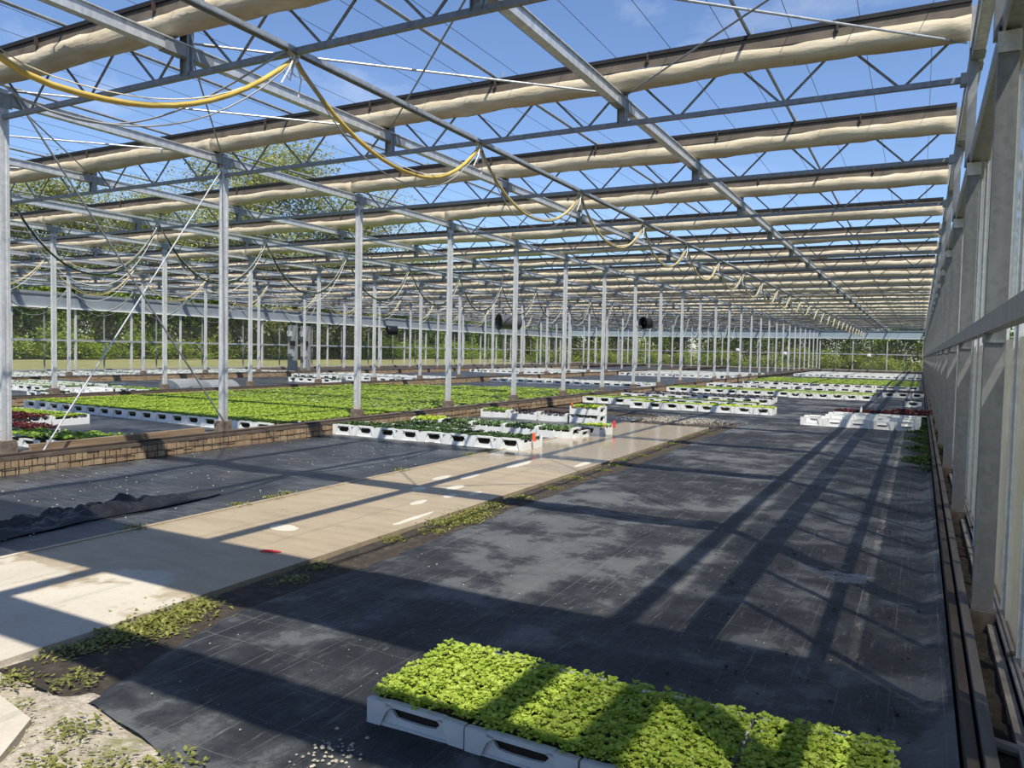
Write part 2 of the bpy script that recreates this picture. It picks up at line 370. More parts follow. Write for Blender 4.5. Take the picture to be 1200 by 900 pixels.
# concrete path (slab with a cast edge)
pb = MB(); pb.box(-5.03, -3.46, -2.5, 14.2, -.10, .012); pb.box(-5.07, -5.03, -2.5, 14.2, -.1, .020); pb.box(-3.46, -3.42, -2.5, 14.2, -.1, .012)
O('concrete_path', pb.mesh('path', PATH), kind='structure')
grid('soil_verge', SOIL, lin(-3.43, -2.55, 12), lin(1.75, 15.5, 150), lambda x, y: .002 + .012*nz3(x*9, y*6) - max(0, (x+3.12))*.07 - (.03 if x < -3.42 else 0), kind='structure')
# sandy threshold at the bottom left with a corner of slab
grid('gravel_patch', GRAVEL, lin(-3.42, -.9, 60), lin(.6, 1.98, 46), lambda x, y: -.012 + .018*nz3(x*3, y*3, 5) + .02*nz3(x*9, y*9, 2) - (.05 if y > 1.33 - .148*x + .10*nz3(x*2.2, 9.3) + .07 else 0), kind='structure')
sb = MB(); sb.prism([(-3.4, .7), (-2.42, .7), (-2.55, 1.30), (-2.78, 1.56), (-3.4, 1.66)], -.05, .022); O('threshold_slab', sb.mesh('threshold', PATH), kind='structure')

# brick kerbs under the column rows
def kerb(x, ymax, ind, label_x):
    root = O('kerb_wall', None, (x, 0, 0), kind='structure')
    b = MB(); b.box(-.19, .15, -1.5, YEND-.3, -.02, .155); O('core', b.mesh('kerb_core', TIMBERB), parent=root)
    b = MB(); y = -1.5
    while y < YEND - 1:                                           # capping stones with joints
        ln = 1.4; b.box(-.20, .185, y, min(y+ln-.012, YEND-.3), .155, KZ); y += ln
    O('capping', b.mesh('kerb_cap', CONCR), parent=root, kind='stuff')
    b = MB(); b.box(.115, .155, -1.5, YEND-.3, KZ, KZ+.028); O('edge_strip', b.mesh('kerb_strip', TIMBER), parent=root)
    bm = [box_mesh('brick_a', BRICK, 0, .035, .004, .131, 0, .072), box_mesh('brick_b', BRICK, 0, .031, .006, .128, .002, .070)]
    rest = MB(); pitch = .135
    for row in range(2):
        n = int((ymax + 1.0)/pitch)
        for i in range(n):
            yy = -1.0 + i*pitch + (.05 if row else 0); zz = .078 if row == 0 else .0
            px = .15 + random.uniform(-.006, .006)
            if 1.5 < yy < ind: O('brick', bm[random.randint(0, 1)], (px, yy, zz), parent=root)
            else: rest.box(px, px+.034, yy+.005, yy+.13, zz, zz+.071)
    O('far_bricks', rest.mesh('far_bricks', BRICK), parent=root, kind='stuff')
    return root
kr = kerb(XA, 45, 17.5, 'a'); kerb(XA2, 60, -9, 'b'); kerb(XA3, 60, -9, 'c')
b = MB(); b.box(-.03, .03, 4.75, 7.0, KZ, KZ+.075); O('plank', b.mesh('kerb_plank', PLANK), (-.10, 0, 0), parent=kr)
# steel mesh of dark wires in the brick joints
b = MB()
for i in range(118): b.box(.187, .191, 1.5+i*.135-.003, 1.5+i*.135+.003, 0, .15)
b.box(.187, .191, 1.5, 17.4, .072, .079); O('mesh_wires', b.mesh('kerb_wires', TIMBER), parent=kr, kind='stuff')

# ------------------------------------------------------------------ right wall
def wall_right():
    root = O('wall_right', None, (0, 0, 0), kind='structure')
    prof = [(.275, -.04), (.365, -.04), (.365, .04), (.275, .04), (.275, .012), (.285, .008), (.285, -.008), (.275, -.012)]
    pm_ = MB(); pm_.prism(prof, .15, 3.0); pm_.box(.27, .37, -.045, .045, .02, .16)
    post = pm_.mesh('wall_post', POSTM)
    up = MB(); up.box(.255, .32, -.04, .04, 2.95, 4.22); upper = up.mesh('upper_post', GALVD)
    pl = MB(); pl.box(.27, .37, -.052, -.045, 2.87, 2.97)
    for dx in (.29, .35): pl.tube([(dx, -.052, 2.90), (dx, -.062, 2.90)], .008, 6); 
    plate = pl.mesh('bracket_plate', GALVL)
    foot = MB(); foot.box(.262, .376, -.055, .06, -.03, .135); footm = foot.mesh('wall_foot', STUB)
    ang = MB(); ang.box(.27, .36, -.05, .05, 1.47, 1.485); ang.box(.27, .28, -.05, .05, 1.485, 1.53); angm = ang.mesh('rail_bracket', GALVD)
    for k in range(-2, 27):
        y = FY(k)
        p = O('wall_post', post, (0, y, 0), parent=root); O('foot', footm, parent=p)
        O('upper_post', upper, (0, y, 0), parent=root); O('bracket_plate', plate, parent=p); O('rail_bracket', angm, parent=p)
    y0, y1 = FY(-2), YEND
    O('mid_rail', box_mesh('mid_rail', GALVD, .262, .31, y0, y1, 1.515, 1.595), parent=root)
    hb = MB(); hb.box(.285, .43, y0, y1, 2.985, 3.0); hb.box(.415, .43, y0, y1, 3.0, 3.14); hb.box(.285, .30, y0, y1, 3.0, 3.05); hb.box(.36, .43, y0, y1, 3.125, 3.14)
    O('header_channel', hb.mesh('header_channel', GALVD), parent=root)
    O('header_lip', box_mesh('header_lip', GALV, .288, .30, y0, y1, 2.97, 3.055), parent=root)
    O('eave_sheet', box_mesh('eave_sheet', GLASSD, .418, .424, y0, y1, 3.15, 3.78), parent=root)
    bar = MB(); bar.box(.416, .44, -.018, .018, .08, 2.98); bar.box(.398, .416, -.006, .006, .15, 2.98); barm = bar.mesh('glazing_bar', GALVL)
    lo = box_mesh('lower_pane', GLASSW, .424, .430, .02, .68, .10, 1.50); hi = box_mesh('upper_pane', GLASSD, .424, .430, .02, .68, 1.60, 2.97)
    n = int((y1-y0)/.7)
    for i in range(n):
        y = y0 + i*.7
        O('glazing_bar', barm, (0, y, 0), parent=root)
        O('pane', lo, (0, y, 0), parent=root); O('pane', hi, (0, y, 0), parent=root)
    O('sill', box_mesh('wall_sill', CONCR, .414, .52, y0, y1, -.05, .10), parent=root)
    # low run beside the mat: edge boards, soil, concrete strip, heating pipes
    O('trim_1', box_mesh('edge_board', TIMBERB, .178, .212, y0, y1, -.02, .125), kind='structure')
    O('trim_2', box_mesh('grey_board', TIMBERG, .226, .262, y0, y1, -.02, .150), kind='structure')
    O('trim_3', box_mesh('edge_strip', STRIPM, .342, .376, y0, y1, -.05, .078), kind='structure')
    grid('soil_bed', SOIL, lin(.262, .36, 8), lin(y0, 22, 330), lambda x, y: .045 + .02*nz3(x*14, y*7) + .014*nz3(x*40, y*22, 4), kind='structure')
    for i, (x, z) in enumerate(((.386, .112), (.403, .12))):
        p = MB(); p.tube([(x, y0, z), (x, y1, z)], .0085, 8)
        t = O('heating_pipe', p.mesh('heating_pipe', PIPEM), label=['thin inner steel pipe along the foot of the right wall', 'thin outer steel pipe against the right wall panes'][i], cat='pipe')
        cl = box_mesh('pipe_clamp', TIMBER, x-.012, x+.012, -.02, .02, z-.014, z+.014)
        for k in range(12): O('clamp', cl, (0, 3.85+k*2.8, 0), parent=t)
    p = MB(); p.tube([(.262, 3.05, .07), (.40, 3.03, .06)], .022, 8)
    O('cross_pipe', p.mesh('cross_pipe', STRIPM), label='short grey pipe lying across the soil at the right wall', cat='pipe')
    dp = MB(); dp.tube([(.385, 6.1, .1), (.385, 6.1, 2.1), (.40, 6.05, 2.2), (.405, 6.0, 2.9)], .018, 8)
    O('down_pipe', dp.mesh('down_pipe', CABLE), label='slim white pipe rising beside a post on the right wall', cat='pipe')
wall_right()

# ------------------------------------------------------------------ left wall and far wall
def glazed_wall(name, length, half, zsill, zmid, zh0, zh1, sheet, lip, glass=GLASS):
    """built along local +x from 0 to length, outside at +y"""
    root = O(name, None, kind='structure'); n = int(round(length/half))
    pa = box_mesh(name+'_post', GALVR, -.04, .04, -.04, .04, -.05, zh0+.02); pd = box_mesh(name+'_mullion', GALVD, -.025, .025, .0, .06, -.05, zh0)
    pane1 = box_mesh(name+'_pane_low', glass, .05, half-.05, .05, .056, zsill+.06, zmid-.05); pane2 = box_mesh(name+'_pane_high', glass, .05, half-.05, .05, .056, zmid+.05, zh0-.02)
    for i in range(n+1):
        O('wall_post' if i % 2 == 0 else 'mullion', pa if i % 2 == 0 else pd, (i*half, 0, 0), parent=root)
        if i < n:
            O('pane', pane1, (i*half, 0, 0), parent=root); O('pane', pane2, (i*half, 0, 0), parent=root)
    O('mid_rail', box_mesh(name+'_rail', GALV, 0, length, -.05, .03, zmid-.045, zmid+.045), parent=root)
    O('sill', box_mesh(name+'_sill', CONCR, 0, length, -.08, .12, -.3, zsill), parent=root)
    O('low_rail', box_mesh(name+'_lowrail', GALV, 0, length, -.03, .03, zsill, zsill+.06), parent=root)
    sh = box_mesh(name+'_sheet', sheet, .01, 2*half-.01, -.06, -.03, zh0+.05, zh1)
    for i in range(n//2): O('header_panel', sh, (i*2*half, 0, 0), parent=root)
    O('header_lip', box_mesh(name+'_lip', lip, 0, length, -.14, .02, zh0-.01, zh0+.05), parent=root)
    O('eave_beam', box_mesh(name+'_eave', GALVD, 0, length, -.10, .06, zh1, zh1+.14), parent=root)
    return root
wl = glazed_wall('wall_left', YEND-FY(-2), 1.4, .06, 1.42, 2.84, 3.42, HEADER, CRATEW)  # white lip colour paints in the sunlight on this flange
wl.location = (XL, FY(-2), 0); wl.rotation_euler = (0, 0, PI/2)
wf = glazed_wall('wall_back', XD - XL, 1.428, .16, 1.66, 3.08, 3.72, HEADERB, GALVL)
wf.location = (XL, YEND, 0)
# unseen beams above the camera, placed and shaped for their shade bands
b = MB(); b.box(XA, 1.7, 1.60, 1.68, 2.86, 3.38); b.box(XA, 1.7, 1.60, 1.70, 2.80, 2.86); b.box(XA, 1.7, 1.60, 1.68, 3.55, 4.6); O('shade_header', b.mesh('gable_shade_header', HEADER), kind='structure')  # header read from its shadow, stretched past the wall to lengthen the band
b = MB(); b.box(XA, .3, .66, .97, 2.98, 3.05); b.box(XA, .3, .90, .97, 2.9, 3.05); O('shade_slab', b.mesh('added_shade_slab', HEADER), kind='structure')  # invented slab, added only to cast the nearest shade band

# ------------------------------------------------------------------ columns
colprof = [(-.042, -.042), (-.014, -.042), (-.010, -.036), (.010, -.036), (.014, -.042), (.042, -.042), (.042, -.014), (.036, -.010), (.036, .010), (.042, .014), (.042, .042), (-.042, .042)]
b = MB(); b.prism(colprof, 0, 3.74); COLM = b.mesh('column_shaft', GALVR)
b = MB(); v = .085; b.prism([(-v, -v*.9), (v*.9, -v), (v, v*.9), (-v*.9, v)], -.06, .13); b.prism([(-.075, -.075), (.075, -.075), (.075, .075), (-.075, .075)], .13, .155); STUBM = b.mesh('column_stub', STUB)
b = MB(); b.box(-.035, .035, -.17, .17, 3.60, 3.69); b.box(-.052, -.043, -.07, .07, 3.55, 3.70); b.box(.043, .052, -.07, .07, 3.55, 3.70); HEADM = b.mesh('column_head', GALVD)
b = MB(); b.tube([(0, .012, 0), (0, -.008, 0)], .010, 6); BOLT = b.mesh('bolt', GALVL)
ROWN = {XA: 'beside the concrete path bay', XA2: 'behind the long green bed', XA3: 'nearest the left wall'}
for x in (XA, XA2, XA3):
    for k in range(-2 if x != XA else -1, 26):
        o = O('steel_column', COLM, (x, FY(k), KZ), label=None, cat='column', group='columns in the row ' + ROWN[x])
        o['label'] = '%s galvanised column from the camera in the row %s' % (ORD[k] if k >= 0 else 'frontmost', ROWN[x]) if k != -2 else 'galvanised column behind the camera plane in the row %s' % ROWN[x]
        O('concrete_foot', STUBM, parent=o); hd = O('head_bracket', HEADM, parent=o)
        if k < 6 and x == XA:
            for dz in (3.585, 3.665): O('bolt', BOLT, (0, -.052, dz), parent=hd)

# ------------------------------------------------------------------ lattice trusses, rolled shade screens
LBAY = BAY; NV = 9; PV = LBAY/NV
def rod(p, q, r, mat, name, n=6):
    b = MB(); b.tube([p, q], r, n); return b.mesh(name, mat)
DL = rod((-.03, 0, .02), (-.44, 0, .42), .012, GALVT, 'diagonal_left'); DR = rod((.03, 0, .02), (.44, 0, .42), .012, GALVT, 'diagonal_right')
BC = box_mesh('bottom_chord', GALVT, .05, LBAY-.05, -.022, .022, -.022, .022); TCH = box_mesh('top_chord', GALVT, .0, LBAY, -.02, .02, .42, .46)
b = MB()
for i in range(NV):
    xc = PV*(i+.5); b.tube([(xc-.03, 0, .02), (xc-.44, 0, .42)], .012, 4, False); b.tube([(xc+.03, 0, .02), (xc+.44, 0, .42)], .012, 4, False)
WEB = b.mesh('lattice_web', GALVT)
b = MB(); b.box(-.045, .045, -.014, .014, .0, .42); b.box(-.045, -.037, -.035, .035, .0, .42); b.box(.037, .045, -.035, .035, .0, .42)
for z in (.06, .12, .22, .28): b.tube([(.0, -.014, z), (0, -.022, z)], .008, 6)
KP = b.mesh('king_post', GALVD)
b = MB(); b.box(-.05, .0, -.05, .05, -.045, .045); ENDP = b.mesh('end_plate', GALVD)
def roll_mesh(seed, big=1.0):
    b = MB(); n = 14; seg = 64; rings = []
    for i in range(seg+1):
        x = LBAY*i/seg; ring = []
        s1 = 1 + .16*nz3(x*.55, seed) + .05*nz3(x*1.9, seed+3)
        cz = .385 + .02*nz3(x*.8, seed+9); cy = -.13 + .012*nz3(x*.7, seed+5)
        for k in range(n):
            a = 2*PI*k/n; fold = max(0, nz3(x*1.1 + 2*seed, 7.7)-.15)*.30*max(0, math.sin(a*1.0+nz3(x*3, seed)*2)); rr = .099*big*s1*(1 + .16*nz3(x*2.4 + .6*math.cos(a), a*1.2, seed) + .10*nz3(x*7.5, a*2.1, seed+2) - fold)
            ring.append((x, cy + rr*1.08*math.cos(a), cz + rr*(1.12 if math.sin(a) < 0 else .95)*math.sin(a)))
        rings.append(ring)
    vs = [v for r in rings for v in r]; fs = [(i*n+k, (i+1)*n+k, (i+1)*n+(k+1) % n, i*n+(k+1) % n) for i in range(seg) for k in range(n)]
    fs += [tuple(range(n)), tuple(range(seg*n, (seg+1)*n))[::-1]]; b.add(vs, fs); return b.mesh('screen_roll', FAB, True)
ROLLS = [roll_mesh(s*7.3, 1.06 if s == 0 else 1.0) for s in range(4)]
b = MB(); b.box(0, LBAY, -.224, -.17, .536, .572); STRIP = b.mesh('screen_edge', BLACKF)
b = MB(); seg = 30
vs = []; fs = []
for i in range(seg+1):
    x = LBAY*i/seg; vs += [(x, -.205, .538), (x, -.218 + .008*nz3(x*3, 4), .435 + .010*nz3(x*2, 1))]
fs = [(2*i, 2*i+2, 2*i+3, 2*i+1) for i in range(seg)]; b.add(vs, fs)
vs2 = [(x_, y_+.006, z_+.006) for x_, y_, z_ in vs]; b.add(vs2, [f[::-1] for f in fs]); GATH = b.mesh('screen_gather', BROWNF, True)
b = MB(); b.box(-.010, .010, -.21, -.02, .572, .582); b.box(-.006, .006, -.25, -.205, .47, .55); CLIP = b.mesh('screen_hook', TIMBER)
for bi, (x0, x1) in enumerate(BAYX):
    kx = [x1 - x0 - 0, ]
    for k in range(-2 if bi == 0 else -1, 26):
        sc = ((x1-x0)/LBAY, 1, 1)
        o_ = ORD[k] if k >= 0 else None
        t = O('lattice_truss', None, (x0, FY(k), ZC), cat='roof truss', group='lattice trusses over the ' + BAYN[bi], scale=sc,
              label='zigzag lattice truss over the %s, %s' % (BAYN[bi], (o_ + ' from the camera') if o_ else ('just before the nearest' if k == -1 else 'two before the nearest')))
        O('bottom_chord', BC, parent=t); O('top_chord', TCH, parent=t)
        if (k in range(0, 8) and bi == 0) or (k in range(0, 5) and bi == 1):
            for i in range(NV):
                O('diagonal', DL, (PV*(i+.5), 0, 0), parent=t); O('diagonal', DR, (PV*(i+.5), 0, 0), parent=t)
        else: O('diagonals', WEB, parent=t, kind='stuff')
        for gx in GUT:
            if x0 + .5 < gx < x1 - .5: O('king_post', KP, ((gx-x0)/sc[0], 0, 0), parent=t)
        if k < 8: O('end_plate', ENDP, (LBAY, 0, 0), parent=t)
        r = O('shade_screen', None, (x0, FY(k), ZC), cat='shade screen', group='rolled shade screens over the ' + BAYN[bi], scale=sc,
              label='rolled cream screen over the %s, %s' % (BAYN[bi], (o_ + ' from the camera') if o_ else ('just before the nearest' if k == -1 else 'two before the nearest')))
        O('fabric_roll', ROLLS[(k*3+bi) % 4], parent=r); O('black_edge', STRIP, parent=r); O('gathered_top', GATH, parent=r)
        if k < 6 and bi < 2:
            for i in range(5): O('hook', CLIP, (1.0 + i*1.65, 0, 0), parent=r)

# ------------------------------------------------------------------ gutters, purlin tubes, screen wires
def gname(i):
    return ['against the right wall', 'second from the right wall', 'third from the right wall', 'over the nearest column row', 'fifth from the right wall', 'sixth from the right wall',
            'over the second column row', 'eighth from the right wall', 'ninth from the right wall', 'over the third column row', 'eleventh from the right wall', 'twelfth from the right wall', 'against the left wall'][i]
gl0, gl1 = FY(-2), YEND
b = MB(); b.box(-.035, .035, gl0, gl1, 3.795, 3.80); b.box(-.04, -.032, gl0, gl1, 3.795, 3.895); b.box(.032, .04, gl0, gl1, 3.795, 3.895); b.box(.04, .055, gl0, gl1, 3.885, 3.895); b.box(-.055, -.04, gl0, gl1, 3.885, 3.895)
GUTM = b.mesh('gutter_channel', GALVL)
b = MB(); b.box(-.046, .046, -.24, -.045, 3.787, 3.898); b.box(-.046, .046, .045, .24, 3.787, 3.898); SPL = b.mesh('gutter_splice', GALVD)  # darker steel paints in the shade on these collars
for i, gx in enumerate(GUT):
    g_ = O('gutter_beam', GUTM, (gx + (.065 if i == 0 else 0), 0, 0), label='long light steel gutter beam running to the far wall, ' + gname(i), cat='gutter', group='gutter beams')
    for k in range(-1, 26 if i < 7 else 8): O('splice_bracket', SPL, (0, FY(k), 0), parent=g_)
PX = [-1.46, -4.05, -6.95, -9.2, -12.1, -15.4, -18.0, -21.0, -24.0, -27.0, -30.0]
b = MB(); b.tube([(0, FY(-1), 4.245), (0, YEND, 4.245)], .017, 6); PURL = b.mesh('purlin_tube', GALVD)
b = MB(); b.box(-.03, .03, -.03, .03, 4.20, 4.29); b.tube([(0, 0, 4.25), (0, 0, 4.36)], .008, 5); KNOB = b.mesh('purlin_clamp', GALV)
for i, x in enumerate(PX):
    p = O('purlin_tube', PURL, (x, 0, 0), label='thin dark steel tube along the roof, %s from the right wall' % NTH[i], cat='roof tube', group='roof purlin tubes')
    for k in range(0, 8): O('clamp', KNOB, (0, FY(k)-.03, 0), parent=p)
b = MB(); b.tube([(0, FY(-2), 4.23), (0, YEND, 4.23)], .0032, 3, False); WM = b.mesh('support_wire', WIRE)
nw = 0
for bi, (x0, x1) in enumerate(BAYX):
    for i in range(16 if bi < 2 else 10):
        x = x0 + (x1-x0)*(i+.5)/(16 if bi < 2 else 10)
        O('support_wire', WM, (x, 0, 0), label='fine steel support wire stretched along the roof above the ' + BAYN[bi], cat='wire', group='screen support wires above the ' + BAYN[bi])

# ------------------------------------------------------------------ wind bracing between the two nearest trusses
def brace(p, q, r, mat, label, name='bracing_rod', cat='brace', ends=True):
    b = MB(); b.tube([p, q], r, 8); o = O(name, b.mesh(name, mat), label=label, cat=cat)
    if ends:
        P, Q = Vector(p), Vector(q); d = (Q-P).normalized()
        for a in (P + d*.12, Q - d*.12):
            e = MB(); e.tube([a - d*.05, a + d*.05], r*1.35, 6); O('turnbuckle', e.mesh('turnbuckle', GALVD), parent=o)
    return o
gn = ['wall', 'second', 'third', 'column', 'fifth', 'sixth']
bl = ['between the right wall and second gutter', 'between second and third gutters', 'between third gutter and near columns', 'left of the nearest column row', 'between fifth and sixth gutters', 'right of the second column row']
for i in range(6):
    a, c = GUT[i], GUT[i+1]
    brace((a-.02, FY(1)-.05, 3.93), (c+.03, FY(0)+.05, 3.93), .0105, GALV, 'light steel diagonal bracing pipe in the roof, ' + bl[i])
    brace((c+.02, FY(1)-.05, 3.90), (a-.03, FY(0)+.05, 3.90), .0085, GALVD, 'dark thin diagonal bracing rod in the roof, ' + bl[i])
brace((XA+.05, FY(0)+.05, 3.95), (XA+.05, FY(1)-.02, .33), .011, GALVD, 'dark steel rod slanting from nearest column top down to the next foot')
brace((XA+.05, FY(0)+.35, KZ), (XA+.05, FY(1)-.05, 3.75), .0085, GALVL, 'pale straight rod slanting up from kerb to the second column top')
for x, nm in ((XA2, 'second'), (XA3, 'third')):
    brace((x+.065, FY(0)+.08, 3.9), (x+.065, FY(1)-.08, .33), .010, GALVD, 'grey steel rod slanting down rightwards in the %s column row' % nm)

# ------------------------------------------------------------------ irrigation hose festoons
def festoon(xr, zr, k0, k1, hose, hr, cable, sag, lab, hname, first=None, loopn=18):
    b = MB(); b.box(xr-.03, xr+.03, FY(-1), YEND, zr+.055, zr+.06); b.box(xr-.033, xr-.027, FY(-1), YEND, zr+.02, zr+.06); b.box(xr+.027, xr+.033, FY(-1), YEND, zr+.02, zr+.06)
    O('hose_rail', b.mesh('hose_rail', GALV), label='steel trolley rail carrying %s' % lab, cat='rail')
    pts = []; cab = []; fine = []
    for k in range(k0, k1):
        ya, yb = FY(k), FY(k+1); s_ = sag*(1.0 + .12*nz3(k*1.7, xr)); mid = .5 + .06*nz3(k*2.3, xr, 4)
        if first and k == -1: s_, mid = .78, .34
        if first and k == 0: s_, mid = .55, .55
        for i in range(loopn):
            t = i/loopn; y = ya + (yb-ya)*t; q = t/mid*.5 if t < mid else .5 + (t-mid)/(1-mid)*.5
            d = s_*(1 - abs(2*q-1)**2.2); pts.append((xr + .05*math.sin(t*PI)*nz3(k*3.1, 2), y, zr - .02 - d))
            cab.append((xr+.03 - .06*math.sin(t*PI), y, zr - .02 - d*1.18)); fine.append((xr-.03 + .05*math.sin(t*PI), y, zr - .03 - d*(.93)))
    b = MB(); b.tube(pts[:loopn*2+1] if first else pts, hr, 7)
    if first:
        b.cur = 1; b.tube(pts[loopn*2:], hr*.9, 7)
    h = O(hname, b.mesh(hname, [hose, HOSEYD], True), label='%s hanging in loops below its rail' % lab, cat='hose')
    b = MB(); b.tube(cab, .006, 5); O('feed_cable', b.mesh('feed_cable', cable, True), parent=h)
    b = MB(); b.tube(fine, .004, 4); O('pull_rope', b.mesh('pull_rope', CREAMR, True), parent=h)
    tm = MB(); tm.box(xr-.02, xr+.02, -.05, .05, zr+.0, zr+.05); tm.tube([(xr-.02, -.03, zr+.03), (xr+.02, -.03, zr+.03)], .02, 8)
    tm.tube([(xr, 0, zr+.0), (xr, 0, zr-.05)], .006, 5); tmm = tm.mesh('trolley', CREAMR)
    ri = MB(); n = 10; ri.tube([(xr+.02, -.02, zr-.02), (xr+.05, -.10, zr-.14), (xr+.03, -.16, zr-.26)], .007, 5); ri.tube([(xr-.01, .02, zr-.02), (xr+.01, .07, zr-.16), (xr, .05, zr-.30)], .007, 5); ri.tube([(xr, -.03, zr-.05), (xr-.03, -.12, zr-.12), (xr+.01, -.05, zr-.2), (xr, .0, zr-.06)], .007, 5)
    for j in range(3):
        a = random.uniform(0, PI); ri.tube([(xr + .030*math.cos(2*PI*i/n), (j-1)*.012 + .028*math.sin(2*PI*i/n)*math.cos(a)*.6, zr-.03+.030*math.sin(2*PI*i/n)) for i in range(n+1)], .006, 5)
    ri.tube([(xr-.02, .0, zr-.02), (xr-.05, .03, zr-.10), (xr-.03, .05, zr-.14)], .005, 5); rim = ri.mesh('tie_loops', CABLE)
    for k in range(k0, k1+1):
        tr = O('trolley', tmm, (0, FY(k), 0), parent=h); O('tie', rim, parent=tr)
festoon(-4.35, 3.62, -1, 24, HOSEY, .019, CABLEG, .55, 'the yellow irrigation hose over the path bay', 'irrigation_hose', first=True)
festoon(-13.4, 3.76, -1, 22, HOSEG, .018, CABLE, 1.05, 'the dark green irrigation hose over the long green bed', 'irrigation_hose')
festoon(-22.0, 3.76, -1, 14, HOSEYD, .014, CABLE, .95, 'the pale irrigation hose in the third bay', 'irrigation_hose')
festoon(-30.0, 3.60, 0, 12, HOSEG, .014, CABLEG, 1.0, 'the dark irrigation hose in the leftmost bay', 'irrigation_hose')
# slack cable slung from the nearest column towards the hose
pts = [(-8.3 + t*3.9, 4.5 - .1*t, 3.9 - .42*math.sin(t*PI) - .25*t) for t in lin(0, 1, 24)]
b = MB(); b.tube(pts, .008, 6); O('slack_cable', b.mesh('slack_cable', CABLEG, True), label='slack grey cable slung from the nearest column to the yellow hose', cat='cable')

# ------------------------------------------------------------------ crates and seedlings
CW, CD_, CH = .42, .605, .115
def crate_mesh(name, mat, h=CH, lo=.40, hi=.80):
    b = MB(); t = .012
    for sgn in (0, 1):
        y0 = .014 if sgn == 0 else CD_-.026; y1 = y0 + t
        outer = [(.02, .004), (.15, .004), (.27, .004), (.40, .004), (.40, h*.55), (.345, h*.93), (.21, h*.93), (.075, h*.93), (.02, h*.55)]
        inner = [(.125, h*(lo+.04)), (.17, h*lo), (.25, h*lo), (.295, h*(lo+.04)), (.31, h*.62), (.318, h*hi), (.21, h*hi), (.102, h*hi), (.11, h*.62)]
        b.ring_wall(outer, inner, y0, y1)
        fy0, fy1 = (0, .03) if sgn == 0 else (CD_-.03, CD_)
        b.box(.085, .335, fy0, fy1, h*.86, h*1.03)                                  # raised grip bar
        b.prism([(0, 0), (.06, 0), (.085, h*.62), (.115, h*.90), (.085, h*1.0), (0, h*.97)], fy0, fy1, 'y')   # corner buttresses
        b.prism([(CW, h*.97), (CW-.085, h*1.0), (CW-.115, h*.90), (CW-.085, h*.62), (CW-.06, 0), (CW, 0)], fy0, fy1, 'y')
        b.box(.06, CW-.06, fy0+.004, fy1-.004, 0, .014)
    for x0 in (0, CW-.014):
        b.box(x0, x0+.014, .03, CD_-.03, .0, h*.62); b.box(x0-.0, x0+.014, .03, CD_-.03, h*.62, h*.68)
        for y in (.17, .30, .43): b.box(x0+.001, x0+.013, y-.012, y+.012, h*.62, h*.78)
    b.box(.012, CW-.012, .02, CD_-.02, .004, .012)
    return b.mesh(name, mat)
CR = crate_mesh('crate', CRATE); CRT = crate_mesh('tall_crate', CRATEW, .165, .34, .84); CRG = crate_mesh('shade_greyed_crate', CRATEG, .092)
def leaf_lobed(b, base, ang, L, tilt, wid):
    """three-lobed folded leaf from base, heading ang, rising by tilt"""
    ca, sa = math.cos(ang), math.sin(ang); ct, st_ = math.cos(tilt), math.sin(tilt)
    P = [(0, 0, 0), (.30, -.05, 0), (.42, -.36, .05), (.60, -.46, .02), (.66, -.18, .05), (.86, -.26, .02), (1.0, 0, -.10), (.86, .26, .02), (.66, .18, .05), (.60, .46, .02), (.42, .36, .05), (.30, .05, 0), (.6, 0, -.04)]
    vs = []
    for (u, v, wz) in P:
        d = u*L; bend = -.35*u*u*L
        x = d*ct; z = d*st_ + bend*ct + wz*L; y = v*wid*L
        vs.append((base[0] + ca*x - sa*y, base[1] + sa*x + ca*y, base[2] + z))
    b.add(vs, [(0, 1, 12, 11), (1, 2, 3, 12), (12, 3, 4), (12, 4, 5, 6), (12, 6, 7, 8), (12, 8, 9), (12, 9, 10, 11)])
def leaf_simple(b, base, ang, L, tilt, wid):
    ca, sa = math.cos(ang), math.sin(ang); ct, st_ = math.cos(tilt), math.sin(tilt); vs = []
    for (u, v) in ((0, 0), (.5, -.5), (1, 0), (.5, .5)):
        x = u*L*ct; z = u*L*st_ - .25*u*u*L; y = v*wid*L; vs.append((base[0]+ca*x-sa*y, base[1]+sa*x+ca*y, base[2]+z))
    b.add(vs, [(0, 1, 2, 3)])
def carpet(name, mat, seed, nx, ny, nl, L, lobed, zb, x0=.012, x1=CW-.012, y0=.02, y1=CD_-.02, tilt=(.1, 1.0), wid=.8, zvar=.02):
    rnd = random.Random(seed); b = MB()
    for i in range(nx):
        for j in range(ny):
            x = x0 + (x1-x0)*(i+.5+rnd.uniform(-.3, .3))/nx; y = y0 + (y1-y0)*(j+.5+rnd.uniform(-.3, .3))/ny; z = zb + rnd.uniform(-zvar, zvar); a0 = rnd.uniform(0, 6.28)
            for q in range(nl):
                (leaf_lobed if lobed else leaf_simple)(b, (x, y, z), a0 + q*2.4 + rnd.uniform(-.4, .4), L*rnd.uniform(.7, 1.2), rnd.uniform(*tilt), wid)
    return b.mesh(name, mat)
SOILB = box_mesh('compost_block', COMPOST, .016, CW-.016, .032, CD_-.032, .014, .085)
NEARC = [carpet('seedling_leaves', LIME, s, 19, 26, 6, .028, True, .108, x0=.0, x1=CW+.006, y1=CD_-.035, wid=.85, tilt=(.15, 1.1), zvar=.016) for s in range(3)]
LIMEC = [carpet('seedling_leaves_lime', LIMED, 10+s, 10, 14, 5, .050, False, .118, tilt=(0, .7), zvar=.008) for s in range(3)]
BRIGHTC = [carpet('seedling_leaves_bright', LIMEB, 20+s, 8, 12, 4, .06, False, .15, wid=.7) for s in range(2)]
MIDC = [carpet('seedling_leaves_mid', MIDG, 30+s, 8, 12, 4, .06, False, .15) for s in range(2)]
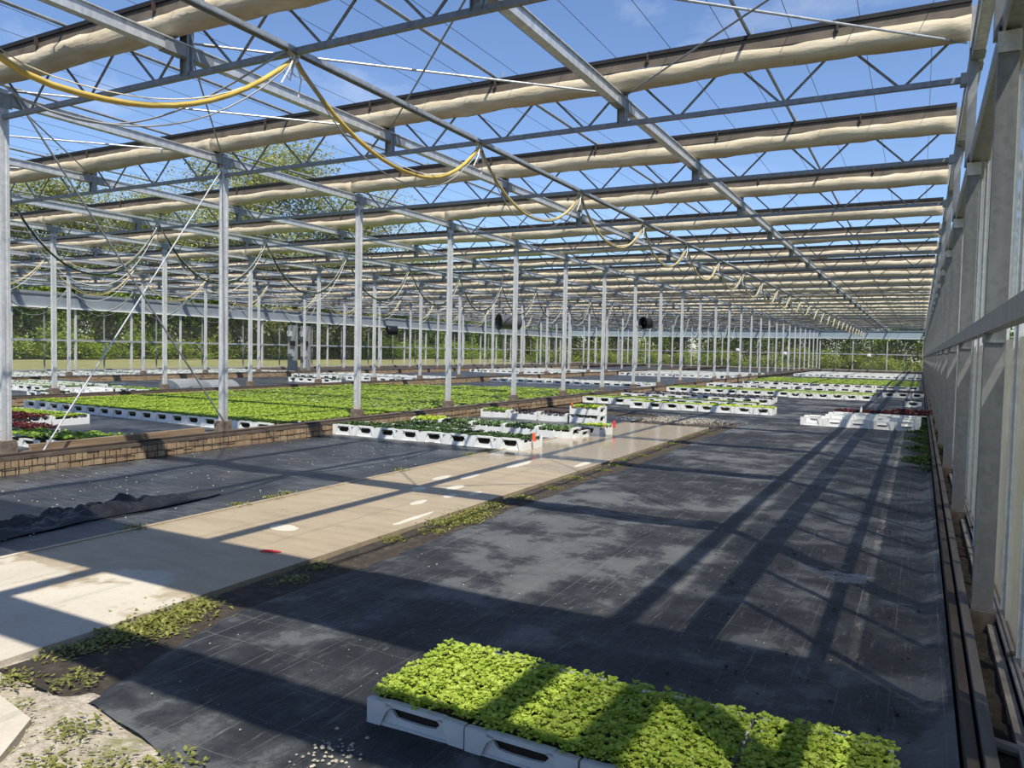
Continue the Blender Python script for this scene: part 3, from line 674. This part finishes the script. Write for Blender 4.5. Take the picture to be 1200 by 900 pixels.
DARKC = [carpet('seedling_leaves_dark', DARKG, 40+s, 9, 13, 4, .055, False, .15) for s in range(2)]
GREYC = [carpet('seedling_leaves_grey', GREYG, 50+s, 8, 12, 5, .085, False, .125, tilt=(.6, 1.3), wid=.45) for s in range(2)]
MARC = [carpet('seedling_leaves_maroon', MAROON, 60+s, 8, 12, 4, .06, False, .13) for s in range(2)]
PURC = [carpet('seedling_leaves_purple', PURPLE, 70+s, 8, 12, 3, .05, False, .12) for s in range(2)]
ncr = 0
def crate(x, y, kind, label, group, rz=0, z=0, body=None, nm='seedling_crate', dz=None):
    global ncr; ncr += 1
    o = O(nm, body or CR, (x, y, z), rz, label=label, cat='crate', group=group)
    if kind:
        s_ = O('seedlings', kind[ncr % len(kind)], (0, 0, dz if dz is not None else (.04 if kind in (LIMEC, MARC, PURC) and body is CRT else 0)), parent=o, kind='stuff'); O('compost', SOILB, parent=o)
    return o
jit = lambda a=.008: random.uniform(-a, a)
# G1: the four crates in the foreground
pos = ['at the left end of the foreground row', 'second from the left in the foreground row', 'second from the right in the foreground row', 'at the right end of the foreground row']
for i in range(4):
    crate(-1.755 + i*.428 + (.025 if i == 3 else 0), 2.185 + jit(.004), [NEARC[i % 3]], 'shade-grey crate of lime-green seedlings ' + pos[i], 'foreground seedling crates', body=CRG)
# G2: eight tall white crates in a row across the mat by the path
for i in range(8):
    crate(-8.14 + i*.424, 9.22 + jit(), DARKC, 'tall white crate of dark green seedlings beside the path, %s from the kerb' % NTH[i], 'white crates of dark seedlings by the path', body=CRT)
for i in range(3): crate(-7.55 + i*.43, 9.9 + jit(), DARKC, 'low white crate just behind the dark seedling row, %s from the kerb' % NTH[i], 'low crates behind the dark row')
kinds = [BRIGHTC, GREYC, GREYC, GREYC, GREYC]
for i in range(5):
    crate(-7.28 + i*.62, 10.95 + jit(), kinds[i], 'sideways crate of %s plants behind the dark row, %s from the kerb' % ('yellow-green' if i == 0 else 'grey-green', NTH[i]), 'sideways crates behind the dark row', rz=PI/2, body=CRT)
crate(-4.72, 11.15, PURC, 'crate of dark purple seedlings at the path end of the grey-green crates', 'single crates beside the path', rz=PI/2)
crate(-4.98, 11.55, BRIGHTC, 'crate of bright lettuce seedlings at the wet path edge with red marker', 'single crates beside the path', body=CRT)
for i, kd in enumerate((MIDC, PURC, PURC)):
    crate(-7.35 + i*.66, 13.5 + jit(), kd, ['sideways crate of green seedlings standing near the kerb, left of purple crates', 'sideways crate of purple seedlings beside the green one', 'sideways crate of purple seedlings beside the stacked pair'][i], 'sideways crates in front of the kerb', rz=PI/2, body=CRT)
for i in range(2): crate(-5.35, 13.5, [MIDC, BRIGHTC][i], ['lower sideways crate of the stacked pair with orange marker', 'upper sideways crate of bright seedlings in the stacked pair'][i], 'stacked pair of sideways crates', rz=PI/2, z=.17*i, body=CRT)
# G3: bright green crates across the bay
for i in range(12):
    crate(-8.10 + i*.43, (19.2 if i < 4 else 18.2) + jit(.02), BRIGHTC if i > 7 else LIMEC, 'crate of bright green seedlings in first row beyond the path, %s from left' % NTH[i], 'bright green crates beyond the path', body=CRT)
for i in range(10): crate(-7.9 + i*.43, 19.85 + jit(.02), LIMEC, 'crate of bright green seedlings in second row beyond the path, %s from left' % NTH[i], 'second bright green row beyond the path', body=CRT)
# G4: dark seedlings
for i in range(10):
    if i in (5,): continue
    crate(-7.95 + i*.435, 21.8 + .18*(i > 2) + jit(.05), PURC, 'crate of dark seedlings in the broken row behind bright ones, %s from left' % NTH[i], 'dark seedling crates in a broken row', body=CRT)
for i in range(9): crate(-7.6 + i*.435, 23.0 + jit(.05), PURC, 'white crate of dark seedlings in the second broken row, %s from left' % NTH[i], 'dark seedling crates second row', body=CRT)
# G5: green block
for r in range(3):
    for i in range(16):
        crate(-8.1 + i*.428, 27.0 + r*.62 - (.35 if i > 9 and r == 0 else 0) + jit(.02), LIMEC, 'crate of green seedlings in the middle block, %s row, %s from left' % (NTH[r], NTH[i]), 'crates of the middle green block', body=CRT)
for i in range(3): crate(-1.12 + i*.43, 29.6 + jit(.03), PURC, 'dark crate by the right wall beyond the single crate, %s from left' % NTH[i], 'dark crates by the right wall', body=CRT)
for i in range(3): crate(-1.12 + i*.43, 30.5 + jit(.03), PURC, 'dark crate by the right wall in the back row, %s from left' % NTH[i], 'dark crates by the right wall back row', body=CRT)
crate(-.34, 24.2, PURC, 'single white crate of dark seedlings standing alone beside the right wall', 'single crates by the right wall', body=CRT)
# stacks of empty crates
for i in range(5):
    n = [1, 2, 2, 2, 2][i]
    for k in range(n):
        crate(-2.08 + i*.425 + .02*k, 16.2 + .22*k + jit(.02), None, 'empty white crate in the heap by the right wall, %s from left, %s' % (NTH[i], 'alone' if n == 1 else ['bottom', 'top'][k]), 'heap of empty white crates', z=.07*k, body=CRT, nm='empty_crate')
for i in range(5): crate(-1.72 + i*.425, 19.0 + jit(.02), MARC, 'crate of maroon seedlings behind the empty crates, %s from left' % NTH[i], 'maroon crates behind the empty crates')
for i in range(2): crate(-.55 + i*.43, 19.9, MARC, ['back crate of maroon seedlings left of the one touching the wall side', 'back crate of maroon seedlings next to the right wall'][i], 'maroon crates near the wall')
# the long green bed in the second bay
bedx0, bedn = -16.15, 17
for r in range(6):
    for i in range(bedn):
        x = bedx0 + i*.43; y = 8.98 - .35*i/bedn + r*.60
        crate(x, y, LIMEC, 'crate of lime seedlings in the long green bed, %s row, %s from left' % (['front', 'second', 'third', 'fourth', 'fifth', 'sixth'][r], NTH[i]), 'crates of the long green bed', body=CRT if r == 0 else CR, dz=.055 if r == 0 else .04)
# left corner of the second bay
for i in range(5): crate(-14.45 + i*.43, 7.30, LIMEC, 'crate of lime seedlings in the far left group, back row, %s from left' % NTH[i], 'left group back row', body=CRT)
for i in range(5): crate(-14.45 + i*.43, 6.66, MARC, 'crate of maroon seedlings in the far left group, middle row, %s from left' % NTH[i], 'left group maroon row', body=CRT)
for i in range(5): crate(-13.2 + i*.43, 6.05, MARC, 'crate of red seedlings in the far left group, lower row, %s from left' % NTH[i], 'left group red row')
for i in range(4): crate(-12.6 + i*.43, 5.42, LIMEC, 'crate of lime seedlings in the far left group, front row, %s from left' % NTH[i], 'left group front row', body=CRT)
for i in range(4): crate(-10.72 + i*.43, 5.55 + .1*i, MIDC, 'crate of green seedlings behind kerb between the nearest columns, %s from left' % NTH[i], 'crates behind the kerb')
# third bay groups
for i in range(4): crate(-18.95 + i*.43, 10.6, None if i > 1 else DARKC, 'white crate beside the second column row, front group, %s from left' % NTH[i], 'third bay front group', body=CRT)
for i in range(3): crate(-19.9 + i*.43, 12.0, None, 'empty white crate left of a column in the third bay, %s from left' % NTH[i], 'third bay empties', body=CRT, nm='empty_crate')
for i in range(4): crate(-19.3 + i*.43, 12.9, MIDC, 'crate of green seedlings in third bay near the plastic hoods, %s from left' % NTH[i], 'third bay green crates', body=CRT)
for i in range(5): crate(-21.6 + i*.43, 21.9, DARKC, 'white crate far back in the third bay, %s from left' % NTH[i], 'third bay far crates', body=CRT)
print('crates', ncr)
# crates beyond the countable ones, one object per block: white rims, handles and leaves
def block(name, x0, y0, nx, ny, leafmat, label, px=.43, py=.62, leaves=26, L=.10, h=.165, gap=None, up=.8):
    rnd = random.Random(name); b = MB()
    for j in range(ny):
        for i in range(nx):
            if gap and gap(i, j): continue
            x = x0 + i*px + rnd.uniform(-.01, .01); y = y0 + j*py + rnd.uniform(-.03, .03); b.cur = 0
            b.box(x, x+.09, y, y+.03, 0, h); b.box(x+.33, x+.42, y, y+.03, 0, h); b.box(x+.09, x+.33, y, y+.03, 0, h*.42); b.box(x+.09, x+.33, y, y+.03, h*.8, h)
            b.box(x, x+.014, y+.03, y+.6, 0, h*.7); b.box(x+.406, x+.42, y+.03, y+.6, 0, h*.7); b.box(x, x+.42, y+.58, y+.6, 0, h); b.cur = 1
            b.box(x+.02, x+.4, y+.035, y+.575, .02, h*.72); b.cur = 2
            for q in range(leaves): leaf_simple(b, (x + rnd.uniform(.01, .41), y + rnd.uniform(.02, .6), h*up + rnd.uniform(-.02, .03)), rnd.uniform(0, 6.28), L*rnd.uniform(.7, 1.3), rnd.uniform(0, .5), .9)
    O(name, b.mesh(name, [CRATEW, COMPOST, leafmat]), label=label, cat='crates', kind='stuff')
block('bed_crates', -16.2, 12.25, 17, 17, LIMED, 'rest of the long bed of lime-green seedling crates behind the counted rows', py=.60, leaves=110, L=.085, h=.12, up=1.22, gap=lambda i, j: i < (j-13)*3)
block('far_green_crates', -7.3, 36.5, 17, 13, LIMED, 'far block of green seedling crates before the end of the path bay', leaves=60, up=1.05)
block('far_white_crates', -7.6, 55.0, 18, 18, MIDG, 'farthest block of pale crates before the end wall of the path bay', leaves=5)
block('mixed_far_crates', -7.9, 31.5, 15, 3, PURPLE, 'broken far rows of dark seedling crates in the path bay', leaves=14, gap=lambda i, j: (i*7+j*5) % 4 == 0)
block('second_bay_far_crates', -16.4, 28.6, 16, 3, MIDG, 'far rows of white crates beyond the long green bed', leaves=8)
block('second_bay_end_crates', -16.2, 44, 16, 16, MIDG, 'distant rows of pale crates at the end of the green bed bay', leaves=6)
block('third_bay_rows', -24.4, 24.5, 16, 6, GREYG, 'far rows of white crates in the third bay from the right', leaves=10, gap=lambda i, j: (i+j) % 7 == 0)
block('third_bay_end_rows', -24.4, 40, 16, 14, MIDG, 'distant rows of pale crates in the third bay from the right', leaves=6)
block('leftmost_bay_rows', -31.0, 15.0, 11, 20, GREYG, 'rows of grey-green seedling crates in the leftmost bay', leaves=18)
block('third_bay_near_rows', -24.6, 12.0, 9, 4, MIDG, 'rows of green seedling crates at the left of the third bay', leaves=24)

# ------------------------------------------------------------------ markers, sheet, debris
def marker(x, y, z, mat, label, tall=.125):
    b = MB(); b.box(-.022, .022, -.004, .004, 0, tall*.55); b.prism([(-.022, tall*.55), (.022, tall*.55), (.015, tall), (-.015, tall)], -.004, .004, 'y'); O('plant_label', b.mesh('plant_label', mat), (x, y, z), .2, label=label, cat='label')
marker(-4.70, 9.45, .12, ORANGEP, 'orange-red plant label at the path end of the dark seedling row')
marker(-4.55, 12.2, .1, REDP, 'red plant label on the bright crate at the wet path edge')
marker(-5.93, 13.55, .27, ORANGEP, 'orange-red plant label on the stacked pair of crates')
marker(-1.15, 19.1, .13, WHITEP, 'small white plant label in the maroon crates', .14)
b = MB(); b.prism([(-.085, -.02), (.03, -.03), (.10, -.005), (.04, .03), (-.085, .022)], 0, .006); b.box(-.06, .02, -.012, .012, .006, .012)
O('dropped_label', b.mesh('dropped_label', REDP), (-3.76, 3.66, .015), .35, scale=(.8, .75, .8), label='red plant label lying on the concrete path', cat='label')
# crumpled black sheet at the left edge of the path
def crumple():
    vs = []; nx, ny = 110, 26
    for i in range(nx+1):
        for j in range(ny+1):
            u, v = i/nx, j/ny; y = 2.3 + u*2.6; x = -5.72 + (v-.5)*(.30 + .16*math.sin(u*PI)) + .10*nz3(u*3, 1) - .08*u
            prof = math.sin(v*PI)**.8*math.sin(min(1, u*1.08+.02)*PI)**.5
            z = .014 + prof*(.015 + .13*abs(nz3(u*9 + v*1.5, v*3.5, 3)) + .10*abs(nz3(u*21 + v*3, v*7, 8)))
            vs.append((x + .03*nz3(u*9, v*4, 1), y, z))
    fs = [(i*(ny+1)+j, (i+1)*(ny+1)+j, (i+1)*(ny+1)+j+1, i*(ny+1)+j+1) for i in range(nx) for j in range(ny)]
    b = MB(); b.add(vs, fs); O('crumpled_sheet', b.mesh('crumpled_sheet', BLACKP, True), label='crumpled black plastic sheet lying left of the concrete path', cat='plastic sheet')
    vs = []
    for i in range(41):
        for j in range(11):
            u, v = i/40, j/10; x = -11.4 + u*2.2; y = 7.2 + (v-.5)*.9 + .35*u
            vs.append((x, y, .014 + math.sin(v*PI)*math.sin(u*PI)*(.03 + .10*abs(nz3(u*6, v*2.5, 7)))))
    b = MB(); b.add(vs, [(i*11+j, (i+1)*11+j, (i+1)*11+j+1, i*11+j+1) for i in range(40) for j in range(10)])
    O('crumpled_sheet', b.mesh('crumpled_sheet_b', BLACKP, True), label='wrinkled black sheet behind the kerb in front of the long green bed', cat='plastic sheet')
crumple()
# clear plastic hoods in the third bay
b = MB(); n = 10
for i, (x, y) in enumerate(((-19.0, 14.5), (-18.0, 14.9))):
    vs = []
    for q in range(2):
        for k in range(n+1):
            a = PI*k/n; vs.append((x - .75*math.cos(a)*.6 + q*.1, y + q*.9, .02 + .34*math.sin(a)))
    b = MB(); b.add(vs, [(k, k+1, n+2+k, n+1+k) for k in range(n)] + [tuple(range(n+1))])
    O('plastic_hood', b.mesh('plastic_hood', POLY), label=['clear plastic hood left of the column behind the green bed', 'clear plastic hood right of the column behind the green bed'][i], cat='hood')
# circulation fans
def fan(x, y, z, r, ln, rz, label):
    root = O('circulation_fan', None, (x, y, z), rz, label=label, cat='fan')
    b = MB(); n = 16; vs = []
    for (yy, rr) in ((0, r*1.08), (.05, r), (ln, r*.96), (ln, r*.86), (.05, r*.9), (0, r*.98)):
        vs += [(rr*math.cos(2*PI*k/n), yy, rr*math.sin(2*PI*k/n)) for k in range(n)]
    b.add(vs, [(i*n+k, i*n+(k+1) % n, ((i+1) % 6)*n+(k+1) % n, ((i+1) % 6)*n+k) for i in range(6) for k in range(n)]); O('duct', b.mesh('fan_duct', [DUCT if ln > .5 else BLACKP][0], True), parent=root)
    b = MB(); b.tube([(r*1.05*math.cos(2*PI*k/n), -.01, r*1.05*math.sin(2*PI*k/n)) for k in range(n+1)], .022, 6); b.prism([(r*.9*math.cos(2*PI*k/n), r*.9*math.sin(2*PI*k/n)) for k in range(n)], .24, .25, 'y'); O('intake_ring', b.mesh('fan_ring', BLACKP), parent=root)
    b = MB(); b.tube([(0, .06, 0), (0, .22, 0)], r*.28, 10); mo = O('motor', b.mesh('fan_motor', BLACKP), parent=root)
    for k in range(4):
        a = PI/2*k; b = MB(); c, s = math.cos(a), math.sin(a)
        b.add([(c*r*.2, .10, s*r*.2), (c*r*.85 - s*r*.22, .08, s*r*.85 + c*r*.22), (c*r*.85 + s*r*.22, .16, s*r*.85 - c*r*.22)], [(0, 1, 2)]); O('blade', b.mesh('fan_blade', BLACKP), parent=mo)
    b = MB()
    for yy in (.06, ln*.85): b.tube([(0, yy, r), (0, .06, 3.66-z)], .008, 5)
    O('hanger', b.mesh('fan_hanger', GALVD), parent=root)
fan(-10.3, FY(5)-.05, 2.16, .20, .62, -.62, 'black-mouthed grey fan hanging above the far side of the long green bed')
fan(-9.9, FY(9)-.05, 2.58, .23, .34, -.5, 'black ring fan hanging further back in the green bed bay')
fan(-24.9, FY(10)-.045, 2.3, .25, .5, -.7, 'small black-mouthed fan hanging in the third bay from the right')
# switch cabinets by the left wall
for i, (x, y) in enumerate(((-30.5, 31.2), (-30.5, 32.2))):
    root = O('switch_cabinet', None, (x, y, 0), label=['tall grey switch board with grey boxes near the left wall, left one', 'tall grey switch board with grey boxes near the left wall, right one'][i], cat='cabinet')
    O('back_board', box_mesh('back_board', GALVD, -.35, .35, 0, .06, .0, 2.5), parent=root)
    for j, (bx, bz, bw, bh) in enumerate(((-.15, 1.9, .2, .3), (.1, 1.4, .25, .25), (-.05, .8, .3, .4))): O('control_box', box_mesh('control_box', [GALVL, BLACKP, GALV][j], bx-bw/2, bx+bw/2, -.16, 0, bz, bz+bh), parent=root)
# white post boxes on the end wall rail
for i, (x, z) in enumerate(((-4.15, 1.45), (-16.0, 1.75), (-11.5, 1.5))):
    b = MB(); b.box(-.14, .14, -.1, .0, 0, .26); b.box(-.05, .05, -.14, -.1, .08, .16); O('junction_box', b.mesh('junction_box', WHITEP), (x, YEND-.06, z), label='small white box fixed to the end wall rail, %s from right' % NTH[i], cat='box')

# ------------------------------------------------------------------ weeds, pebbles, scraps
def tuft_mesh(seed, n, L, spread, wid=.35, mat=None):
    rnd = random.Random(seed); b = MB()
    for i in range(n):
        x, y = rnd.gauss(0, spread), rnd.gauss(0, spread); leaf_simple(b, (x, y, 0), rnd.uniform(0, 6.28), L*rnd.uniform(.5, 1.3), rnd.uniform(.2, 1.1), wid)
    return b.mesh('weed_leaves', mat or WEED)
TUFT = [tuft_mesh(s, 130, .030, .045) for s in range(4)]; BIGT = [tuft_mesh(9+s, 380, .032, .075, .4) for s in range(2)]; DKT = [tuft_mesh(19+s, 520, .032, .06, .4, DARKG) for s in range(2)]
spots = []
rnd = random.Random(3)
for y in (2.0, 2.12, 2.25, 2.32, 2.5, 2.62, 2.75, 3.3, 3.6, 4.4, 4.75, 5.05, 5.25, 5.5, 5.75, 5.95, 6.3, 6.9, 7.6, 8.3, 8.8, 9.3, 9.8, 10.6, 11.4, 12.5, 13.3): spots.append((-3.27 + rnd.uniform(-.06, .07), y))
places = ['right edge of the concrete path']
for i, (x, y) in enumerate(spots):
    big = i in (3, 4, 5, 11, 12, 13); O('weed_tuft', (BIGT if big else TUFT)[i % 2], (x, y, .004), rnd.uniform(0, 6), label='green weed tuft on the right edge of the path, %s from the camera' % ORD[i], cat='weed', group='weeds along the right path edge', scale=(1.2, 1.2, .8))
for i, y in enumerate((2.3, 2.42, 3.6, 4.6, 5.0, 5.2, 6.9, 8.5, 8.8, 9.0)):
    O('weed_tuft', TUFT[i % 4], (-5.11 + rnd.uniform(-.06, .03), y, .012), rnd.uniform(0, 6), label='green weed tuft on the left edge of the path, %s from the camera' % ORD[i], cat='weed', group='weeds along the left path edge')
gs = [(-2.95, 1.55), (-2.75, 1.35), (-2.45, 1.42), (-2.25, 1.5), (-2.1, 1.62), (-2.6, 1.62), (-3.2, 1.72), (-3.0, 1.85), (-2.35, 1.3), (-1.95, 1.5)]
for i, (x, y) in enumerate(gs): O('weed_tuft', TUFT[i % 4], (x, y, .01), i, label='flat weed tuft in the sandy gravel, %s from the frame corner' % ORD[i], cat='weed', group='weeds in the gravel', scale=(1.1, 1.1, .5))
# weedy strip along the right-hand boards
for i in range(20): O('weed_tuft', DKT[i % 2], (.125 + rnd.uniform(-.03, .02), 10.4 + i*.45, .05), i, label='dark weed clump against the right-hand boards, %s from the camera' % ORD[i], cat='weed', group='weeds along the right boards', scale=(.6, 2.2, 1.3 + .8*(i % 3)))
PEB = []
def pebbles(name, label, n, area, r0, r1, mats, seed, z=.0):
    rnd = random.Random(seed); b = MB()
    for i in range(n):
        x, y = area(rnd); r = rnd.uniform(r0, r1)
        vs = [(x + r*math.cos(a)*rnd.uniform(.7, 1.2), y + r*math.sin(a)*rnd.uniform(.7, 1.2), z) for a in (0, 1.26, 2.5, 3.77, 5.0)] + [(x, y, z + r*rnd.uniform(.5, .9))]
        b.add(vs, [(k, (k+1) % 5, 5) for k in range(5)])
    O(name, b.mesh(name, mats), label=label, cat='gravel', kind='stuff')
PEBM = simple('pale_pebble', (.33, .30, .24), .9, var=.45, scale=25)
CRUMB = simple('dark_crumb', (.03, .028, .025), .9, var=.4, scale=25)
pebbles('gravel', 'loose pale gravel scattered at the bottom left threshold', 3200, lambda r: ((lambda x: (x, min(r.uniform(.9, 1.84), 1.33 - .148*x + .02)))(r.uniform(-3.4, -1.2))[0], r.uniform(.9, 1.62)), .002, .007, PEBM, 1, .0)
pebbles('white_stones', 'small heap of pale stones on the black mat near the gravel', 60, lambda r: (-1.72 + r.gauss(0, .05), 1.95 + r.gauss(0, .06)), .004, .010, PEBM, 2, .006)
pebbles('mat_crumbs', 'pale crumbs scattered over the right-hand ground cover mat', 380, lambda r: (r.uniform(-2.9, .1), r.uniform(1.9, 10)), .002, .006, PEBM, 3, .008)
pebbles('soil_crumbs', 'dark soil crumbs scattered over the right-hand ground cover mat', 260, lambda r: (r.uniform(-1.2, .12), r.uniform(1.9, 9)), .004, .012, CRUMB, 4, .008)
pebbles('path_end_gravel', 'pale gravel spilled at the far end of the concrete path', 1400, lambda r: (-4.3 + r.gauss(0, .5), 15.3 + r.gauss(0, .5)), .006, .016, PEBM, 5, .012)
pebbles('left_mat_crumbs', 'pale crumbs scattered over the left ground cover mat', 320, lambda r: (r.uniform(-8.0, -5.2), r.uniform(2.0, 9)), .004, .01, PEBM, 6, .01)

# ------------------------------------------------------------------ trees, hedges, field beyond
def crown(name, mat, seed, n, R, Hh, leaf, blobs, clumps=None):
    rnd = random.Random(seed); b = MB(); cs = [(rnd.gauss(0, R*.42), rnd.gauss(0, R*.42), Hh*rnd.uniform(.18, .92), R*rnd.uniform(.28, .55)) for _ in range(blobs)]
    for i in range(n):
        c = cs[rnd.randrange(blobs)]; d = Vector((rnd.gauss(0, 1), rnd.gauss(0, 1), rnd.gauss(0, 1))).normalized()*c[3]*rnd.random()**.45
        p = (c[0]+d.x, c[1]+d.y, max(.3, c[2]+d.z*1.1)); leaf_simple(b, p, rnd.uniform(0, 6.28), leaf*rnd.uniform(.6, 1.4), rnd.uniform(-.9, 1.2), .8)
    return b.mesh(name, mat)
CROWN = [crown('crown_spring', TREE1, s, 42000, 5.4, 17.5, .21, 48) for s in range(3)]
BUSH = [crown('bush_hedge', TREE2, 20+s, 6500, 2.6, 4.6, .22, 22) for s in range(3)] + [crown('bush_light', TREE3, 30+s, 6500, 2.6, 4.2, .21, 22) for s in range(2)]
LOWB = [crown('low_bush', TREE3, 40+s, 3200, 1.9, 1.9, .16, 16) for s in range(2)]
TRM = []
for s in range(2):
    rr = random.Random(s); b = MB(); b.tube([(0, 0, -.2), (.1, .1, 3), (.3, 0, 7), (.2, .3, 12)], lambda i: (.30, .24, .17, .06)[i], 7)
    for k in range(7):
        z = 3 + k*1.3; a = rr.uniform(0, 6.28); b.tube([(.2, .1, z), (1.4*math.cos(a), 1.4*math.sin(a), z+1.3), (2.8*math.cos(a), 2.8*math.sin(a), z+3.2)], lambda i: (.10, .07, .03)[i], 5)
    TRM.append(b.mesh('trunk', BARK))
rt = random.Random(11); ti = 0
TREES = []
for y in [6, 17, 28, 39, 50, 61, 72, 84, 96, 108]:
    TREES.append((-76 + rt.uniform(-3, 3), y + rt.uniform(-2, 2), rt.uniform(.86, 1.04) if y > 20 else rt.uniform(.72, .86)))
TREES += [(-59, 56, 1.28), (-80, 46, 1.15), (-57, 67, 1.08), (-79, 34, 1.1), (-82, 62, 1.2)]
for i, (x, y, s) in enumerate(TREES):
    t = O('broadleaf_tree', None, (x, y, 0), rt.uniform(0, 6), label='pale spring-green tree beyond the left wall, %s from the left of the line' % NTH[i] if i < 10 else ['tallest wispy pale green tree rising above the rolled screens on the left', 'pale green tree behind the line left of the tallest', 'pale green tree just right of the tallest one', 'pale green tree set far back at the left', 'pale green tree set far back behind the tallest'][i-10], cat='tree', group='trees beyond the left wall', scale=(s, s, s))
    O('crown', CROWN[i % 3], parent=t, kind='stuff'); O('trunk', TRM[i % 2], parent=t)
hi = 0
def hedge(x, y, m, s, where, idx):
    O('hedge_bush', m, (x, y, -.1), rt.uniform(0, 6), label='leafy green bush in the hedge beyond the %s, %s' % (where, idx), cat='bush', group='hedge beyond the ' + where, scale=s)
for i in range(38):
    hedge(-65 + rt.uniform(-1.2, 1.2), -2 + i*3.3 + rt.uniform(-.6, .6), BUSH[(i*2) % 5], (1.25, 1.25, rt.uniform(1.35, 1.8)), 'left wall', (NTH[i] if i < 30 else ['first', 'second', 'third', 'fourth', 'fifth', 'sixth', 'seventh', 'eighth'][i-30] + ' past thirty') + ' from left')
for i in range(34):
    hedge(-60.5 + rt.uniform(-.8, .8), 0 + i*3.6 + rt.uniform(-.6, .6), LOWB[i % 2], (1.3, 1.3, rt.uniform(.8, 1.1)), 'left field', (NTH[i] if i < 30 else ['first', 'second', 'third', 'fourth'][i-30] + ' past thirty') + ' from left')
for i in range(18):
    hedge(-44 + i*2.9 + rt.uniform(-.6, .6), YEND + 7.5 + rt.uniform(-1, 1), BUSH[(i*3+1) % 5], (1.05, 1.05, rt.uniform(1.05, 1.3)), 'end wall', NTH[i] + ' from left')
for i in range(16):
    hedge(-40 + i*2.9 + rt.uniform(-.6, .6), YEND + 4.0 + rt.uniform(-.6, .6), LOWB[i % 2], (1.1, 1.1, rt.uniform(.75, 1.0)), 'end wall sill', NTH[i] + ' from left')
for i in range(8):
    hedge(9 + rt.uniform(-1, 1), -2 + i*5, BUSH[i % 5], (1, 1, .8), 'right wall panes', NTH[i] + ' from the camera')
print('objects', len(bpy.data.objects))
